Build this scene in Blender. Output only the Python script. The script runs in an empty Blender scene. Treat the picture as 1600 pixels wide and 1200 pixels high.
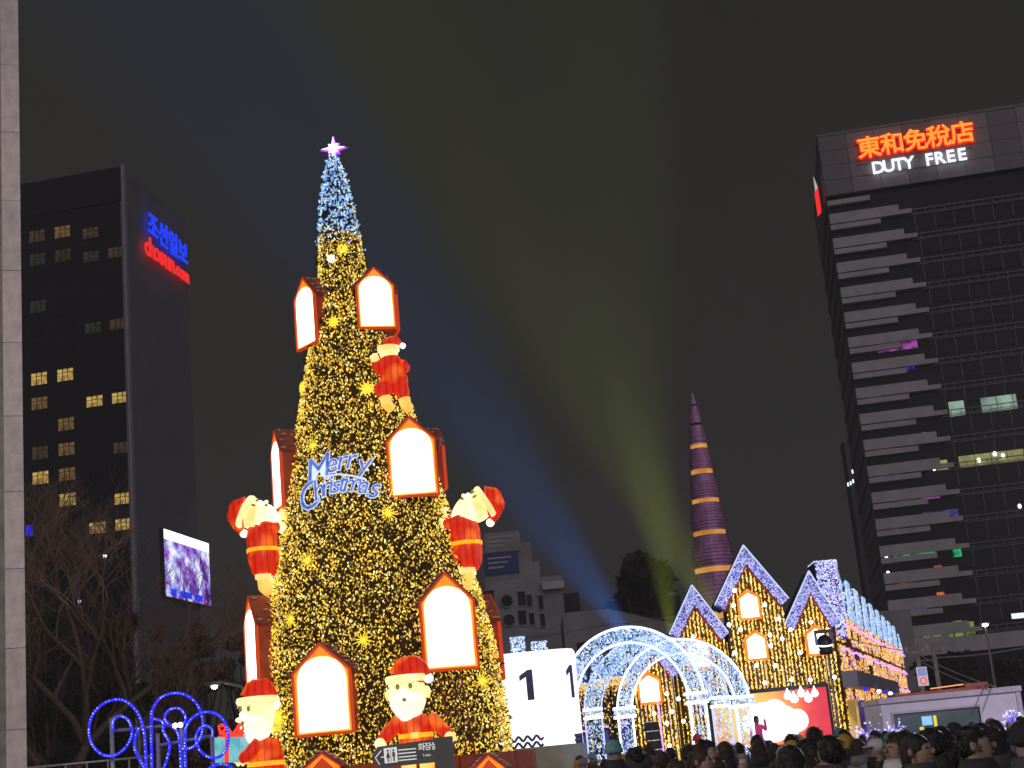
import bpy, math, random
import numpy as np
from mathutils import Vector, Matrix
random.seed(7); rng = np.random.default_rng(7)
S = bpy.context.scene
COL = S.collection
rad = math.radians

# ------------------------------------------------------------------ camera
FPX = 2356.0
PITCH = math.atan(FPX / 9378.0); ROLL = rad(5.35)
CAM = Vector((0, 0, 1.7))
fwd = Vector((0, math.cos(PITCH), math.sin(PITCH)))
up0 = Vector((0, -math.sin(PITCH), math.cos(PITCH)))
rt0 = Vector((1, 0, 0))
RT = math.cos(ROLL) * rt0 - math.sin(ROLL) * up0
UP = math.sin(ROLL) * rt0 + math.cos(ROLL) * up0
cd = bpy.data.cameras.new('camera'); cam = bpy.data.objects.new('camera', cd); COL.objects.link(cam)
cd.sensor_width = 36; cd.lens = FPX / 1600 * 36; cd.clip_end = 4000; cd.clip_start = 0.1
m = Matrix((RT, UP, -fwd)).transposed().to_4x4(); m.translation = CAM
cam.matrix_world = m
S.camera = cam
# ------------------------------------------------------------------ world, light, exposure
W = bpy.data.worlds.new('World'); S.world = W; W.use_nodes = True
nt = W.node_tree; nt.nodes.clear()
out = nt.nodes.new('ShaderNodeOutputWorld')
bg = nt.nodes.new('ShaderNodeBackground'); bg.inputs[1].default_value = 1.0
tc = nt.nodes.new('ShaderNodeTexCoord'); sep = nt.nodes.new('ShaderNodeSeparateXYZ')
cr = nt.nodes.new('ShaderNodeValToRGB')
cr.color_ramp.elements[0].position = 0.0; cr.color_ramp.elements[0].color = (.0270, .0245, .0235, 1)
cr.color_ramp.elements[1].position = 0.62; cr.color_ramp.elements[1].color = (.0160, .0163, .0150, 1)
e = cr.color_ramp.elements.new(.22); e.color = (.0205, .0200, .0180, 1)
nt.links.new(tc.outputs['Generated'], sep.inputs[0]); nt.links.new(sep.outputs[2], cr.inputs[0])
nz = nt.nodes.new('ShaderNodeTexNoise'); nz.inputs['Scale'].default_value = 2.2; nz.inputs['Detail'].default_value = 4
mp = nt.nodes.new('ShaderNodeMapRange'); mp.inputs[3].default_value = .86; mp.inputs[4].default_value = 1.14
mul = nt.nodes.new('ShaderNodeVectorMath'); mul.operation = 'SCALE'
nt.links.new(tc.outputs['Generated'], nz.inputs[0]); nt.links.new(nz.outputs[0], mp.inputs[0])
nt.links.new(cr.outputs[0], mul.inputs[0]); nt.links.new(mp.outputs[0], mul.inputs['Scale'])
nt.links.new(mul.outputs[0], bg.inputs[0]); nt.links.new(bg.outputs[0], out.inputs[0])
sd = bpy.data.lights.new('city_glow', 'SUN'); sd.energy = 0.42; sd.angle = rad(60); sd.color = (.95, .88, 1.0)
so = bpy.data.objects.new('city_glow', sd); COL.objects.link(so)
so.rotation_euler = (rad(68), 0, rad(18)); so.location = (0, -20, 60)
S.view_settings.view_transform = 'Standard'; S.view_settings.look = 'None'
S.view_settings.exposure = 0.0; S.view_settings.gamma = 1.0; S.view_settings.use_curve_mapping = False
S.render.engine = 'CYCLES'
cy = S.cycles
cy.use_denoising = True
try: cy.denoiser = 'OPENIMAGEDENOISE'
except Exception: pass
cy.max_bounces = 5; cy.diffuse_bounces = 2; cy.glossy_bounces = 2; cy.transmission_bounces = 3
cy.volume_bounces = 0; cy.transparent_max_bounces = 6
cy.sample_clamp_indirect = 2.0; cy.sample_clamp_direct = 0.0
cy.use_light_tree = True; cy.caustics_reflective = False; cy.caustics_refractive = False

# ------------------------------------------------------------------ pixel -> place
def ray(px, py): return fwd * FPX + RT * (px - 800) + UP * (600 - py)
def P(px, py, Y):
    d = ray(px, py); return CAM + d * ((Y - CAM.y) / d.y)
def Yz(px, py, z):
    d = ray(px, py); return CAM.y + (z - CAM.z) / d.z * d.y
def ppm(Y): return FPX / Y          # pixels of the 1600 px photograph per metre, near the horizon

# ------------------------------------------------------------------ materials
def newmat(name):
    m = bpy.data.materials.new(name); m.use_nodes = True
    return m, m.node_tree, m.node_tree.nodes['Principled BSDF']
def mat(name, c, rough=.7, var=.25, scale=6., bump=.0, metal=0., c2=None, detail=4, spec=.4):
    m, t, b = newmat(name)
    b.inputs['Roughness'].default_value = rough; b.inputs['Metallic'].default_value = metal
    b.inputs['Specular IOR Level'].default_value = spec
    tc = t.nodes.new('ShaderNodeTexCoord'); n = t.nodes.new('ShaderNodeTexNoise')
    n.inputs['Scale'].default_value = scale; n.inputs['Detail'].default_value = detail
    t.links.new(tc.outputs['Object'], n.inputs['Vector'])
    r = t.nodes.new('ShaderNodeValToRGB')
    a = c2 if c2 else [x * (1 - var) for x in c]
    d = c if c2 else [min(1, x * (1 + var)) for x in c]
    r.color_ramp.elements[0].position = .3; r.color_ramp.elements[0].color = (*a, 1)
    r.color_ramp.elements[1].position = .7; r.color_ramp.elements[1].color = (*d, 1)
    t.links.new(n.outputs[0], r.inputs[0]); t.links.new(r.outputs[0], b.inputs['Base Color'])
    if bump:
        bn = t.nodes.new('ShaderNodeBump'); bn.inputs['Strength'].default_value = bump; bn.inputs['Distance'].default_value = .02
        n2 = t.nodes.new('ShaderNodeTexNoise'); n2.inputs['Scale'].default_value = scale * 6
        t.links.new(tc.outputs['Object'], n2.inputs['Vector'])
        t.links.new(n2.outputs[0], bn.inputs['Height']); t.links.new(bn.outputs[0], b.inputs['Normal'])
    return m
def emat(name, c, k=1., sample=False, base=None, c2=None, scale=3., lo=.35, hi=.65, detail=2, k2=None):
    """a lamp, lit fabric or screen, or a plate, print or dress with glow painted in; c2 = second emission colour, mixed by noise"""
    m, t, b = newmat(name)
    b.inputs['Base Color'].default_value = (*(base or [x * .5 for x in c]), 1); b.inputs['Roughness'].default_value = .5
    b.inputs['Emission Color'].default_value = (*c, 1); b.inputs['Emission Strength'].default_value = k
    if c2:
        tc = t.nodes.new('ShaderNodeTexCoord'); n = t.nodes.new('ShaderNodeTexNoise')
        n.inputs['Scale'].default_value = scale; n.inputs['Detail'].default_value = detail
        t.links.new(tc.outputs['Object'], n.inputs['Vector'])
        r = t.nodes.new('ShaderNodeValToRGB')
        f = (k2 / k) if k2 else 1.
        r.color_ramp.elements[0].position = lo; r.color_ramp.elements[0].color = (*c, 1)
        r.color_ramp.elements[1].position = hi; r.color_ramp.elements[1].color = (*[x * f for x in c2], 1)
        t.links.new(n.outputs[0], r.inputs[0]); t.links.new(r.outputs[0], b.inputs['Emission Color'])
    try: m.cycles.emission_sampling = 'FRONT' if sample else 'NONE'
    except Exception: pass
    return m
def bulbmat(name, k):
    m, t, b = newmat(name)
    a = t.nodes.new('ShaderNodeAttribute'); a.attribute_name = 'bulb_colour'
    t.links.new(a.outputs['Color'], b.inputs['Emission Color']); b.inputs['Emission Strength'].default_value = k
    b.inputs['Base Color'].default_value = (.3, .3, .3, 1)
    m.cycles.emission_sampling = 'NONE'
    return m

M = {}
M['asphalt'] = mat('asphalt', (.05, .05, .052), .8, .3, 3., .4)
M['paving'] = mat('paving', (.16, .15, .15), .7, .2, 2., .3)
M['granite'] = mat('granite', (.42, .36, .37), .65, .16, 9., .25, detail=10)
M['granite2'] = mat('granite_warm', (.38, .33, .335), .65, .2, 7., .25, detail=10)
M['far_wall'] = mat('far_wall', (.15, .145, .15), .8, .2, .1)
M['mortar'] = mat('mortar', (.16, .14, .14), .9)
M['dark_facade'] = mat('dark_facade', (.018, .018, .034), .5, .2, .2, spec=.15)
M['dark_glass'] = mat('dark_glass', (.008, .008, .014), .3, .3, .5, spec=.2)
M['pale_concrete'] = mat('pale_concrete', (.27, .27, .33), .7, .1, .15, .1)
M['corner_strip'] = mat('corner_strip', (.5, .49, .54), .6, .1, .4)
M['grey_cladding'] = mat('grey_cladding', (.40, .35, .36), .55, .12, .3, .1)
M['grey_cladding2'] = mat('grey_cladding_worn', (.29, .26, .27), .55, .15, .3, .1)
M['spandrel'] = mat('spandrel', (.68, .63, .61), .55, .14, .5, .1)
M['rail'] = mat('facade_rail', (.26, .25, .25), .4, .15, 1.)
M['old_wall'] = mat('old_wall', (.42, .40, .41), .85, .22, .35, .3)
M['old_dark'] = mat('old_dark', (.035, .032, .04), .7, .3, .3)
M['bark'] = mat('bark', (.10, .07, .055), .9, .3, 8., .5)
M['twig'] = mat('twig', (.24, .16, .13), .9, .3, 2.)
M['dryleaf'] = mat('dry_leaf', (.16, .10, .085), .9, .4, .8)
M['dark_leaf'] = mat('dark_leaf', (.045, .045, .035), .9, .4, .8)
M['hill'] = mat('hill', (.03, .03, .035), 1., .4, .05)
M['fir'] = mat('fir_needles', (.055, .06, .022), .8, .4, 3.)
M['fir_dark'] = mat('fir_shell', (.05, .035, .012), .9, .5, 5.)
M['lantern_body'] = mat('lantern_body', (.5, .10, .05), .6, .2, 4., .2)
M['lantern_roof'] = mat('lantern_roof', (.34, .09, .06), .7, .3, 5., .3)
M['snow'] = mat('artificial_snow', (.62, .42, .38), .8, .15, 6., .3)
M['grey_steel'] = mat('grey_steel', (.34, .34, .37), .4, .15, 6., metal=.3)
M['black_paint'] = mat('black_paint', (.02, .02, .024), .4, .2, 4.)
M['sign_grey'] = mat('sign_grey', (.10, .10, .105), .45, .15, 5.)
M['sign_white'] = emat('sign_white', (.42, .44, .42), 1., base=(.7, .7, .7))
M['container'] = mat('container_paint', (.60, .56, .68), .45, .08, 2., .1)
M['container_trim'] = mat('container_trim', (.45, .42, .52), .45, .12, 2.)
M['kiosk_glass'] = mat('kiosk_glass', (.07, .12, .12), .12, .3, 1.2, spec=.8)
M['wood_pole'] = mat('pole_concrete', (.32, .29, .27), .8, .2, 3.)
M['cable'] = mat('cable', (.22, .22, .23), .6, .1, 3.)
M['drum_base'] = mat('drum_base', (.42, .47, .45), .7, .15, 2., .2)
M['navy'] = mat('navy_print', (.07, .09, .30), .6)
# emitters
M['pane'] = emat('lit_pane', (1., .86, .62), 4.5, True, c2=(1., .92, .78), scale=1.5)
M['pane2'] = emat('lit_pane_far', (1., .84, .62), 3.2, False)
M['gable_glow'] = emat('gable_glow', (1., .155, .008), 1.0, False, c2=(1., .36, .02), scale=2.6, lo=.35, hi=.62)
M['pane_halo'] = emat('pane_halo', (1., .62, .12), 1.3, False)
M['rim_glow'] = emat('rim_glow', (.55, .04, .004), .8, False, base=(.4, .05, .02))
M['drum'] = emat('drum_white', (.97, 1., 1.), 1.25, True)
M['red_cloth'] = emat('lit_red_cloth', (.62, .018, .004), 1., False, c2=(1., .16, .01), scale=2.1, lo=.50, hi=.70, detail=1)  # orange noise paints the hot spots of lamps inside the figures
def add_seams(m, scale, depth):
    t = m.node_tree; b = t.nodes['Principled BSDF']; w = t.nodes.new('ShaderNodeTexWave'); w.inputs['Scale'].default_value = scale; w.inputs['Distortion'].default_value = 1.2; w.inputs['Detail'].default_value = 1
    tc = t.nodes.new('ShaderNodeTexCoord'); t.links.new(tc.outputs['Object'], w.inputs[0])
    mr = t.nodes.new('ShaderNodeMapRange'); mr.inputs[1].default_value = 0; mr.inputs[2].default_value = .25; mr.inputs[3].default_value = depth; mr.inputs[4].default_value = 1.
    t.links.new(w.outputs['Fac'], mr.inputs[0]); t.links.new(mr.outputs[0], b.inputs['Emission Strength'])
add_seams(M['red_cloth'], 2.2, .55)
M['cream_cloth'] = emat('lit_cream_cloth', (1., .76, .24), .95, False, c2=(1., .90, .52), scale=1.8, k2=1.15)
M['beard'] = emat('lit_beard', (1., .90, .56), 1.05, False, c2=(1., .97, .82), scale=1.4, k2=1.35)
M['yellow_cloth'] = emat('lit_yellow_cloth', (1., .42, .012), .95, False, c2=(1., .62, .03), scale=5.)
M['boot'] = emat('lit_boot', (1., .50, .05), .95, False, c2=(1., .80, .22), scale=2.6)
M['hem'] = emat('lit_hem', (1., .42, .20), .95, False)
M['ink'] = emat('face_ink', (.22, .15, .05), 1., False)
M['ink_soft'] = emat('face_ink_soft', (.62, .50, .16), 1., False)
M['pom'] = emat('lit_pompom', (1., .93, .75), 1.6, False)
M['gift'] = emat('lit_gift', (.10, .42, .50), .9, False, c2=(.22, .62, .66), scale=4.)
M['bow'] = emat('lit_bow', (1., .05, .03), .95, False)
M['star'] = emat('star_glow', (1., .72, 1.), 2.2, False)
M['star_rim'] = emat('star_rim', (.42, .06, .85), 1.1, False)
M['flake'] = emat('ornament_gold', (1., .68, .02), 1., False, c2=(1., .78, .08), scale=8., k2=1.1)
M['spot_white'] = emat('white_lamp', (.85, .90, 1.), 4.)
M['neon_blue'] = emat('letter_blue', (.05, .11, .48), .9, c2=(.16, .28, .75), scale=7.)
M['neon_white'] = emat('letter_white', (.62, .72, 1.), 1.0)
M['tube_white'] = emat('tube_white', (.80, .90, 1.), 2.0, False)
M['tube_blue'] = emat('rope_blue', (.02, .02, .95), 1.0, False, base=(.02, .02, .4))
M['tube_pink'] = emat('tube_pink', (.80, .35, 1.), 1.4, False)
M['tube_orange'] = emat('tube_orange', (1., .32, .03), 1.3, False)
M['sign_blue'] = emat('sign_blue', (.01, .05, 1.), 1.15)
M['sign_red'] = emat('sign_red', (1., .025, .02), 1.0)
M['sign_redrim'] = emat('sign_redrim', (.85, .008, .004), 1.0)
M['sign_orange'] = emat('sign_orange', (1., .38, .035), 1.1)
M['sign_lit_white'] = emat('sign_lit_white', (.88, .95, 1.), 1.15)
M['bulb_tree'] = bulbmat('tree_bulb', 1.0)
def winlit(n, c, k): return emat(n, c, k, False, c2=[x * .35 for x in c], scale=1.2, lo=.42, hi=.6, detail=3)
M['win_gold'] = winlit('window_gold', (.75, .48, .12), .85)
M['win_warm'] = winlit('window_warm', (.42, .24, .08), .38)
M['win_dim'] = winlit('window_dim', (.10, .06, .03), .6)
M['win_faint'] = winlit('window_faint', (.035, .04, .022), .7)
M['win_green'] = emat('window_green', (.42, .60, .48), .7, c2=(.16, .26, .2), scale=.35, detail=3)
M['win_yellow'] = emat('window_yellow', (.50, .48, .18), .7, c2=(.14, .13, .05), scale=.35, detail=3)

# ------------------------------------------------------------------ mesh helpers
class MB:
    def __init__(s): s.v = []; s.f = []; s.m = []; s.sm = []
    def add(s, vs, fs, mi=0, smooth=False):
        o = len(s.v); s.v += [tuple(v) for v in vs]
        for f in fs: s.f.append(tuple(i + o for i in f)); s.m.append(mi); s.sm.append(smooth)
        return s
    def box(s, x0, x1, y0, y1, z0, z1, mi=0, mt=None):
        vs = [Vector((x, y, z)) for z in (z0, z1) for y in (y0, y1) for x in (x0, x1)]
        if mt is not None: vs = [mt @ v for v in vs]
        return s.add(vs, [(0, 2, 3, 1), (4, 5, 7, 6), (0, 1, 5, 4), (2, 6, 7, 3), (0, 4, 6, 2), (1, 3, 7, 5)], mi)
    def prism(s, poly, y0, y1, mi=0, mt=None):
        """poly = [(x,z)...] counter-clockwise seen from -y"""
        n = len(poly)
        vs = [Vector((x, y0, z)) for x, z in poly] + [Vector((x, y1, z)) for x, z in poly]
        if mt is not None: vs = [mt @ v for v in vs]
        fs = [tuple(range(n)), tuple(range(2 * n - 1, n - 1, -1))] + [(i, i + n, (i + 1) % n + n, (i + 1) % n) for i in range(n)]
        return s.add(vs, fs, mi)
    def tube(s, pts, r, n=6, mi=0, r1=None, caps=True, smooth=True):
        pts = [Vector(p) for p in pts]; k = len(pts); vs = []
        ref = Vector((0.13, .97, .21))
        for i, p in enumerate(pts):
            d = (pts[min(i + 1, k - 1)] - pts[max(i - 1, 0)])
            if d.length < 1e-9: d = Vector((0, 0, 1))
            d.normalize(); a = d.cross(ref)
            if a.length < .05: a = d.cross(Vector((1, 0, 0)))
            a.normalize(); b = d.cross(a)
            rr = r if r1 is None else r + (r1 - r) * i / max(1, k - 1)
            for j in range(n):
                t = 2 * math.pi * j / n; vs.append(p + (a * math.cos(t) + b * math.sin(t)) * rr)
        fs = [(i * n + j, i * n + (j + 1) % n, (i + 1) * n + (j + 1) % n, (i + 1) * n + j) for i in range(k - 1) for j in range(n)]
        if caps: fs += [tuple(range(n - 1, -1, -1)), tuple(range((k - 1) * n, k * n))]
        return s.add(vs, fs, mi, smooth)
    def lathe(s, prof, n=16, mi=0, mt=None, a0=0, a1=2 * math.pi, smooth=True):
        k = len(prof); vs = []
        full = abs(a1 - a0 - 2 * math.pi) < 1e-6; cnt = n if full else n + 1
        for r, z in prof:
            for j in range(cnt):
                t = a0 + (a1 - a0) * j / n; vs.append(Vector((r * math.cos(t), r * math.sin(t), z)))
        if mt is not None: vs = [mt @ v for v in vs]
        fs = []
        for i in range(k - 1):
            for j in range(n):
                j2 = (j + 1) % cnt
                fs.append((i * cnt + j, i * cnt + j2, (i + 1) * cnt + j2, (i + 1) * cnt + j))
        return s.add(vs, fs, mi, smooth)
    def ell(s, c, r, mt=None, mi=0, n=14, k=9, fn=None):
        c = Vector(c); vs = [];
        for i in range(k + 1):
            ph = math.pi * i / k
            for j in range(n):
                t = 2 * math.pi * j / n
                q = Vector((math.sin(ph) * math.cos(t) * r[0], math.sin(ph) * math.sin(t) * r[1], math.cos(ph) * r[2]))
                if fn: q = fn(q)
                q = (mt @ q if mt is not None else q) + c; vs.append(q)
        fs = [(i * n + j, (i + 1) * n + j, (i + 1) * n + (j + 1) % n, i * n + (j + 1) % n) for i in range(k) for j in range(n)]
        return s.add(vs, fs, mi, True)
    def mesh(s, name, mats):
        me = bpy.data.meshes.new(name); me.from_pydata(s.v, [], s.f)
        for q in (mats if isinstance(mats, (list, tuple)) else [mats]): me.materials.append(q)
        me.polygons.foreach_set('material_index', s.m); me.polygons.foreach_set('use_smooth', s.sm)
        me.validate(); me.update(); return me
    def build(s, name, mats, parent=None, **kw):
        return link(name, s.mesh(name, mats), parent, **kw)
def link(name, me, parent=None, loc=None, rot=None, kind=None, label=None):
    o = bpy.data.objects.new(name, me); COL.objects.link(o)
    if parent: o.parent = parent
    if loc is not None: o.location = loc
    if rot is not None: o.rotation_euler = rot
    if kind: o['kind'] = kind
    if label: o['label'] = label
    return o
def thing(name, label, cat, loc=(0, 0, 0), rot=(0, 0, 0), group=None):
    o = bpy.data.objects.new(name, None); COL.objects.link(o)
    o.location = loc; o.rotation_euler = rot; o.empty_display_size = .3
    o['label'] = label; o['category'] = cat
    if group: o['group'] = group
    return o
def tag(o, label, cat, group=None):
    o['label'] = label; o['category'] = cat
    if group: o['group'] = group
    return o
def copy_thing(src, label=None, loc=None, rot=None, group=None):
    c = src.copy(); COL.objects.link(c)
    if label: c['label'] = label
    if loc is not None: c.location = loc
    if rot is not None: c.rotation_euler = rot
    if group: c['group'] = group
    for ch in kids.get(src.name, []):
        d = ch.copy(); COL.objects.link(d); d.parent = c
        for g in kids.get(ch.name, []):
            h = g.copy(); COL.objects.link(h); h.parent = d
    return c
kids = {}
def reg(o):
    kids[o.name] = [c for c in bpy.data.objects if c.parent == o]
    for c in kids[o.name]: kids[c.name] = [g for g in bpy.data.objects if g.parent == c]
OCT_V = np.array([(1, 0, 0), (-1, 0, 0), (0, 1, 0), (0, -1, 0), (0, 0, 1), (0, 0, -1)], float)
OCT_F = np.array([(0, 2, 4), (2, 1, 4), (1, 3, 4), (3, 0, 4), (2, 0, 5), (1, 2, 5), (3, 1, 5), (0, 3, 5)])
def bulbs(name, pos, size, cols, parent=None, stretch=1.7, mat_=None, label=None, tilt=.5):
    """thousands of small bulbs, each real geometry, as one part"""
    pos = np.asarray(pos, float); n = len(pos); size = np.broadcast_to(size, (n,))
    ang = rng.normal(0, tilt, (n, 2))
    v = np.repeat(OCT_V[None], n, 0) * size[:, None, None]
    v[:, :, 2] *= stretch
    ca, sa = np.cos(ang[:, 0])[:, None], np.sin(ang[:, 0])[:, None]
    x, z = v[:, :, 0] * ca + v[:, :, 2] * sa, -v[:, :, 0] * sa + v[:, :, 2] * ca
    ca, sa = np.cos(ang[:, 1])[:, None], np.sin(ang[:, 1])[:, None]
    y, z = v[:, :, 1] * ca + z * sa, -v[:, :, 1] * sa + z * ca
    v = np.stack([x, y, z], -1) + pos[:, None, :]
    f = (OCT_F[None] + (np.arange(n) * 6)[:, None, None]).reshape(-1, 3)
    me = bpy.data.meshes.new(name)
    me.vertices.add(n * 6); me.vertices.foreach_set('co', v.ravel())
    me.loops.add(len(f) * 3); me.loops.foreach_set('vertex_index', f.ravel().astype(np.int32))
    me.polygons.add(len(f)); me.polygons.foreach_set('loop_start', (np.arange(len(f)) * 3).astype(np.int32))
    at = me.attributes.new('bulb_colour', 'FLOAT_COLOR', 'POINT')
    c4 = np.ones((n, 4)); c4[:, :3] = cols
    at.data.foreach_set('color', np.repeat(c4, 6, 0).ravel())
    me.materials.append(mat_ or M['bulb_tree'])
    me.update(); me.validate()
    return link(name, me, parent, kind='stuff', label=label)
def palette(n, cols, w, lo=.6, hi=1.6):
    i = rng.choice(len(cols), n, p=np.array(w) / sum(w))
    return np.array(cols)[i] * rng.uniform(lo, hi, n)[:, None]
GOLD = [(1., .70, .10), (1., .56, .02), (.80, .40, .008), (1., .86, .42)]
def text_mesh(s, size, extrude=.02, offset=0., shear=0., spacing=1.):
    c = bpy.data.curves.new('lettering', 'FONT'); c.body = s; c.size = size; c.extrude = extrude
    c.offset = offset; c.shear = shear; c.space_character = spacing; c.align_x = 'CENTER'; c.align_y = 'CENTER'; c.resolution_u = 3
    o = bpy.data.objects.new('lettering', c); COL.objects.link(o)
    dg = bpy.context.evaluated_depsgraph_get(); dg.update()
    me = bpy.data.meshes.new_from_object(o.evaluated_get(dg)); me.materials.clear()
    bpy.data.objects.remove(o); bpy.data.curves.remove(c)
    return me
def letter(s, size, mat_, parent, loc, rot=(math.pi / 2, 0, 0), name='letter', scale=(1, 1, 1), **kw):
    me = text_mesh(s, size, **kw); me.materials.append(mat_); me.name = name
    o = link(name, me, parent, loc, rot); o.scale = scale; return o

# ================================================================== GROUND
def sheet(name, x0, x1, y0, y1, z, m):
    mb = MB(); mb.add([(x0, y0, z), (x1, y0, z), (x1, y1, z), (x0, y1, z)], [(0, 1, 2, 3)])
    return mb.build(name, m, kind='structure')
sheet('ground', -900, 900, -100, 1500, 0, M['asphalt'])
sheet('pavement', -40, 40, -10, 100, .004, M['paving'])
mb = MB()
hx = np.linspace(-60, 330, 60)
top = [14 + 2 * math.exp(-((x - 30) / 70.) ** 2) + 1.6 * math.sin(x * .37) + 1.1 * math.sin(x * .9 + 1) for x in hx]
vs = []
for i, x in enumerate(hx): vs += [(x, 700, 0), (x, 690 + 30, top[i] * 1.6 + 18), (x, 800, 0)]
hf = []
for i in range(59):
    a = i * 3; hf += [(a, a + 3, a + 4, a + 1), (a + 1, a + 4, a + 5, a + 2)]
mb.add(vs, hf); mb.build('hill', M['hill'], kind='structure')

# ================================================================== OFFICE TOWER (duty-free sign)
YA = 200.
cA = P(1290, 300, YA)
ztop = P(1275, 215, YA).z
Yr = Yz(1600, 165, ztop); pr = P(1600, 165, Yr)
rzA = math.atan2(Yr - YA, pr.x - cA.x)
TA = thing('office_tower', 'tall grey office tower with stepped pale balcony bands and big red and white rooftop sign', 'office building', (cA.x, YA, 0), (0, 0, rzA))
def local_hit(root, rz, px, py, off=0.):
    """pixel -> (u, z) on the plane local y = off of a root with rotation rz"""
    n = Vector((-math.sin(rz), math.cos(rz), 0)); u = Vector((math.cos(rz), math.sin(rz), 0))
    p0 = Vector(root) + n * off; d = ray(px, py)
    t = (p0 - CAM).dot(n) / d.dot(n); q = CAM + d * t
    return (q - Vector((root[0], root[1], 0))).dot(u), q.z
LA = lambda px, py, off=0.: local_hit(TA.location, rzA, px, py, off)
WA, DA = 62., 34.
zb0 = LA(1380, 293)[1]                      # bottom of the crown band
MB().box(.12, WA - .5, .9, DA, 0, ztop - .5).build('wall', M['dark_glass'], TA)
# crown cladding panels
nx, nzp = 16, 4
ph = (ztop - zb0) / nzp
pan = [MB().box(0, WA / nx - .06, 0, .85, 0, ph - .06).mesh('cladding_panel', M[k]) for k in ('grey_cladding', 'grey_cladding2')]
for i in range(nx):
    for k in range(nzp):
        link('cladding_panel', pan[(i * 7 + k * 3) % 3 == 0], TA, (i * WA / nx, random.uniform(-.02, .02), zb0 + k * ph))
pan = MB().box(0, .85, 0, 5.5, 0, ph - .06).mesh('cladding_panel', M['grey_cladding'])
for i in range(6):
    for k in range(nzp): link('cladding_panel', pan, TA, (-.03, .86 + i * 5.56, zb0 + k * ph))
MB().box(-.1, WA, -.1, DA, ztop, ztop + .35).build('parapet_cap', M['rail'], TA)
MB().box(14, 40, 8, 24, ztop + .36, ztop + 3.4).build('plant_room', M['grey_cladding2'], TA)
# floors: thick band z positions, measured down the corner
zs0 = LA(1330, 340)[1]; zsN = LA(1425, 990)[1]
NF = 16; fh = (zs0 - zsN) / NF
uL = LA(1405, 330)[0]
glass_me = MB().box(0, 2.5, 0, .12, 0, fh * .52).mesh('window_pane', M['dark_glass'])
glass_me2 = MB().box(0, 2.5, 0, .12, 0, fh * .52).mesh('window_pane', M['old_dark'])
for i in range(NF + 1):
    z = zs0 - i * fh
    j = [0, .5, .1, .7, .3][i % 5]
    L1 = uL * 1.0 + j * .4; L2 = L1 + 1.7; L3 = uL * .72 + j * .6
    MB().box(0, L1, 0, .88, z + .12, z + .95).box(0, L2, .002, .88, z - .5, z + .118).build('balcony_band', M['spandrel'], TA)
    MB().box(.0, L3, .05, .88, z - 1.36, z - .66).build('balcony_ledge', M['spandrel'], TA)
    MB().box(-.04, .88, .9, DA, z - .55, z + .62).build('side_band', M['grey_cladding2'], TA)
    MB().box(L2 + .02, WA, .35, .42, z - .02, z + .1).build('rail', M['rail'], TA)
    MB().box(L2 - .7, WA, .35, .42, z - .78, z - .68).build('rail', M['rail'], TA)
    MB().box(L2 - .7, WA, .50, .56, z - .50, z - .43).build('rail', M['rail'], TA)
    posts = MB()
    u = L2 + .5
    while u < 40: posts.box(u, u + .07, .44, .5, z - .76, z - .02); u += 1.3
    posts.build('rail_posts', M['rail'], TA, kind='stuff')
    u = L2 + .4; n_ = 0
    while u < 31:
        link('window_pane', glass_me if random.random() < .75 else glass_me2, TA, (u, .74 + random.uniform(0, .03), z - fh * .36 - fh * .52 + .4)); u += 2.62; n_ += 1
    mull = MB(); u = L2 + .28
    while u < 40: mull.box(u, u + .09, .68, .88, z - fh + .62, z - .8); u += 2.62
    mull.build('mullions', M['rail'], TA, kind='stuff')
z = zs0 + fh; MB().box(0, uL * .62, .05, .88, z - 1.36, z - .66).build('balcony_ledge', M['spandrel'], TA)
# coloured lights and reflections in the gaps between the bands, painted as glowing panels
def cm(name, c, k=1.): return emat(name, c, k, False, c2=[x * .12 for x in c], scale=.9, lo=.45, hi=.62, detail=3)
C = {'mag': cm('glow_magenta', (.35, .06, .38)), 'blue': cm('glow_blue', (.02, .03, .85)), 'cyan': cm('glow_cyan', (.10, .24, .38)),
     'red': cm('glow_red', (.32, .06, .03)), 'green': cm('glow_green', (.02, .50, .16)), 'vio': cm('glow_violet', (.06, .05, .26)), 'or': cm('glow_orange', (.55, .13, .03)),
     'lime': cm('glow_lime', (.17, .26, .05)), 'white': cm('glow_white', (.5, .6, .55))}
patches = [(1370, 533, 1435, 541, 'mag'), (1378, 570, 1398, 580, 'blue'), (1413, 560, 1430, 575, 'blue'), (1357, 612, 1378, 622, 'cyan'), (1405, 604, 1422, 611, 'cyan'),
           (1366, 690, 1394, 701, 'red'), (1394, 688, 1405, 696, 'white'), (1420, 682, 1438, 691, 'or'), (1441, 674, 1450, 690, 'cyan'), (1370, 738, 1410, 745, 'vio'),
           (1405, 769, 1428, 781, 'mag'), (1440, 766, 1470, 776, 'mag'), (1385, 816, 1408, 828, 'vio'), (1442, 800, 1500, 812, 'vio'), (1427, 850, 1464, 866, 'green'), (1466, 846, 1480, 858, 'green'), (1488, 852, 1504, 868, 'green'),
           (1395, 860, 1424, 868, 'green'), (1402, 900, 1426, 910, 'red'), (1460, 883, 1474, 894, 'red'), (1464, 925, 1478, 936, 'or'), (1410, 945, 1450, 952, 'vio')]
for x0, y0, x1, y1, k in patches:
    u0, z1 = LA(x0, y0); u1, z0 = LA(x1, y1); z0, z1 = min(z0, z1), max(z0, z1)
    if z1 - z0 < .6: z1 = z0 + .7
    MB().box(u0, u1, .72, .85, z0, z1).build('lit_or_reflecting_window', C[k], TA)
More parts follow.
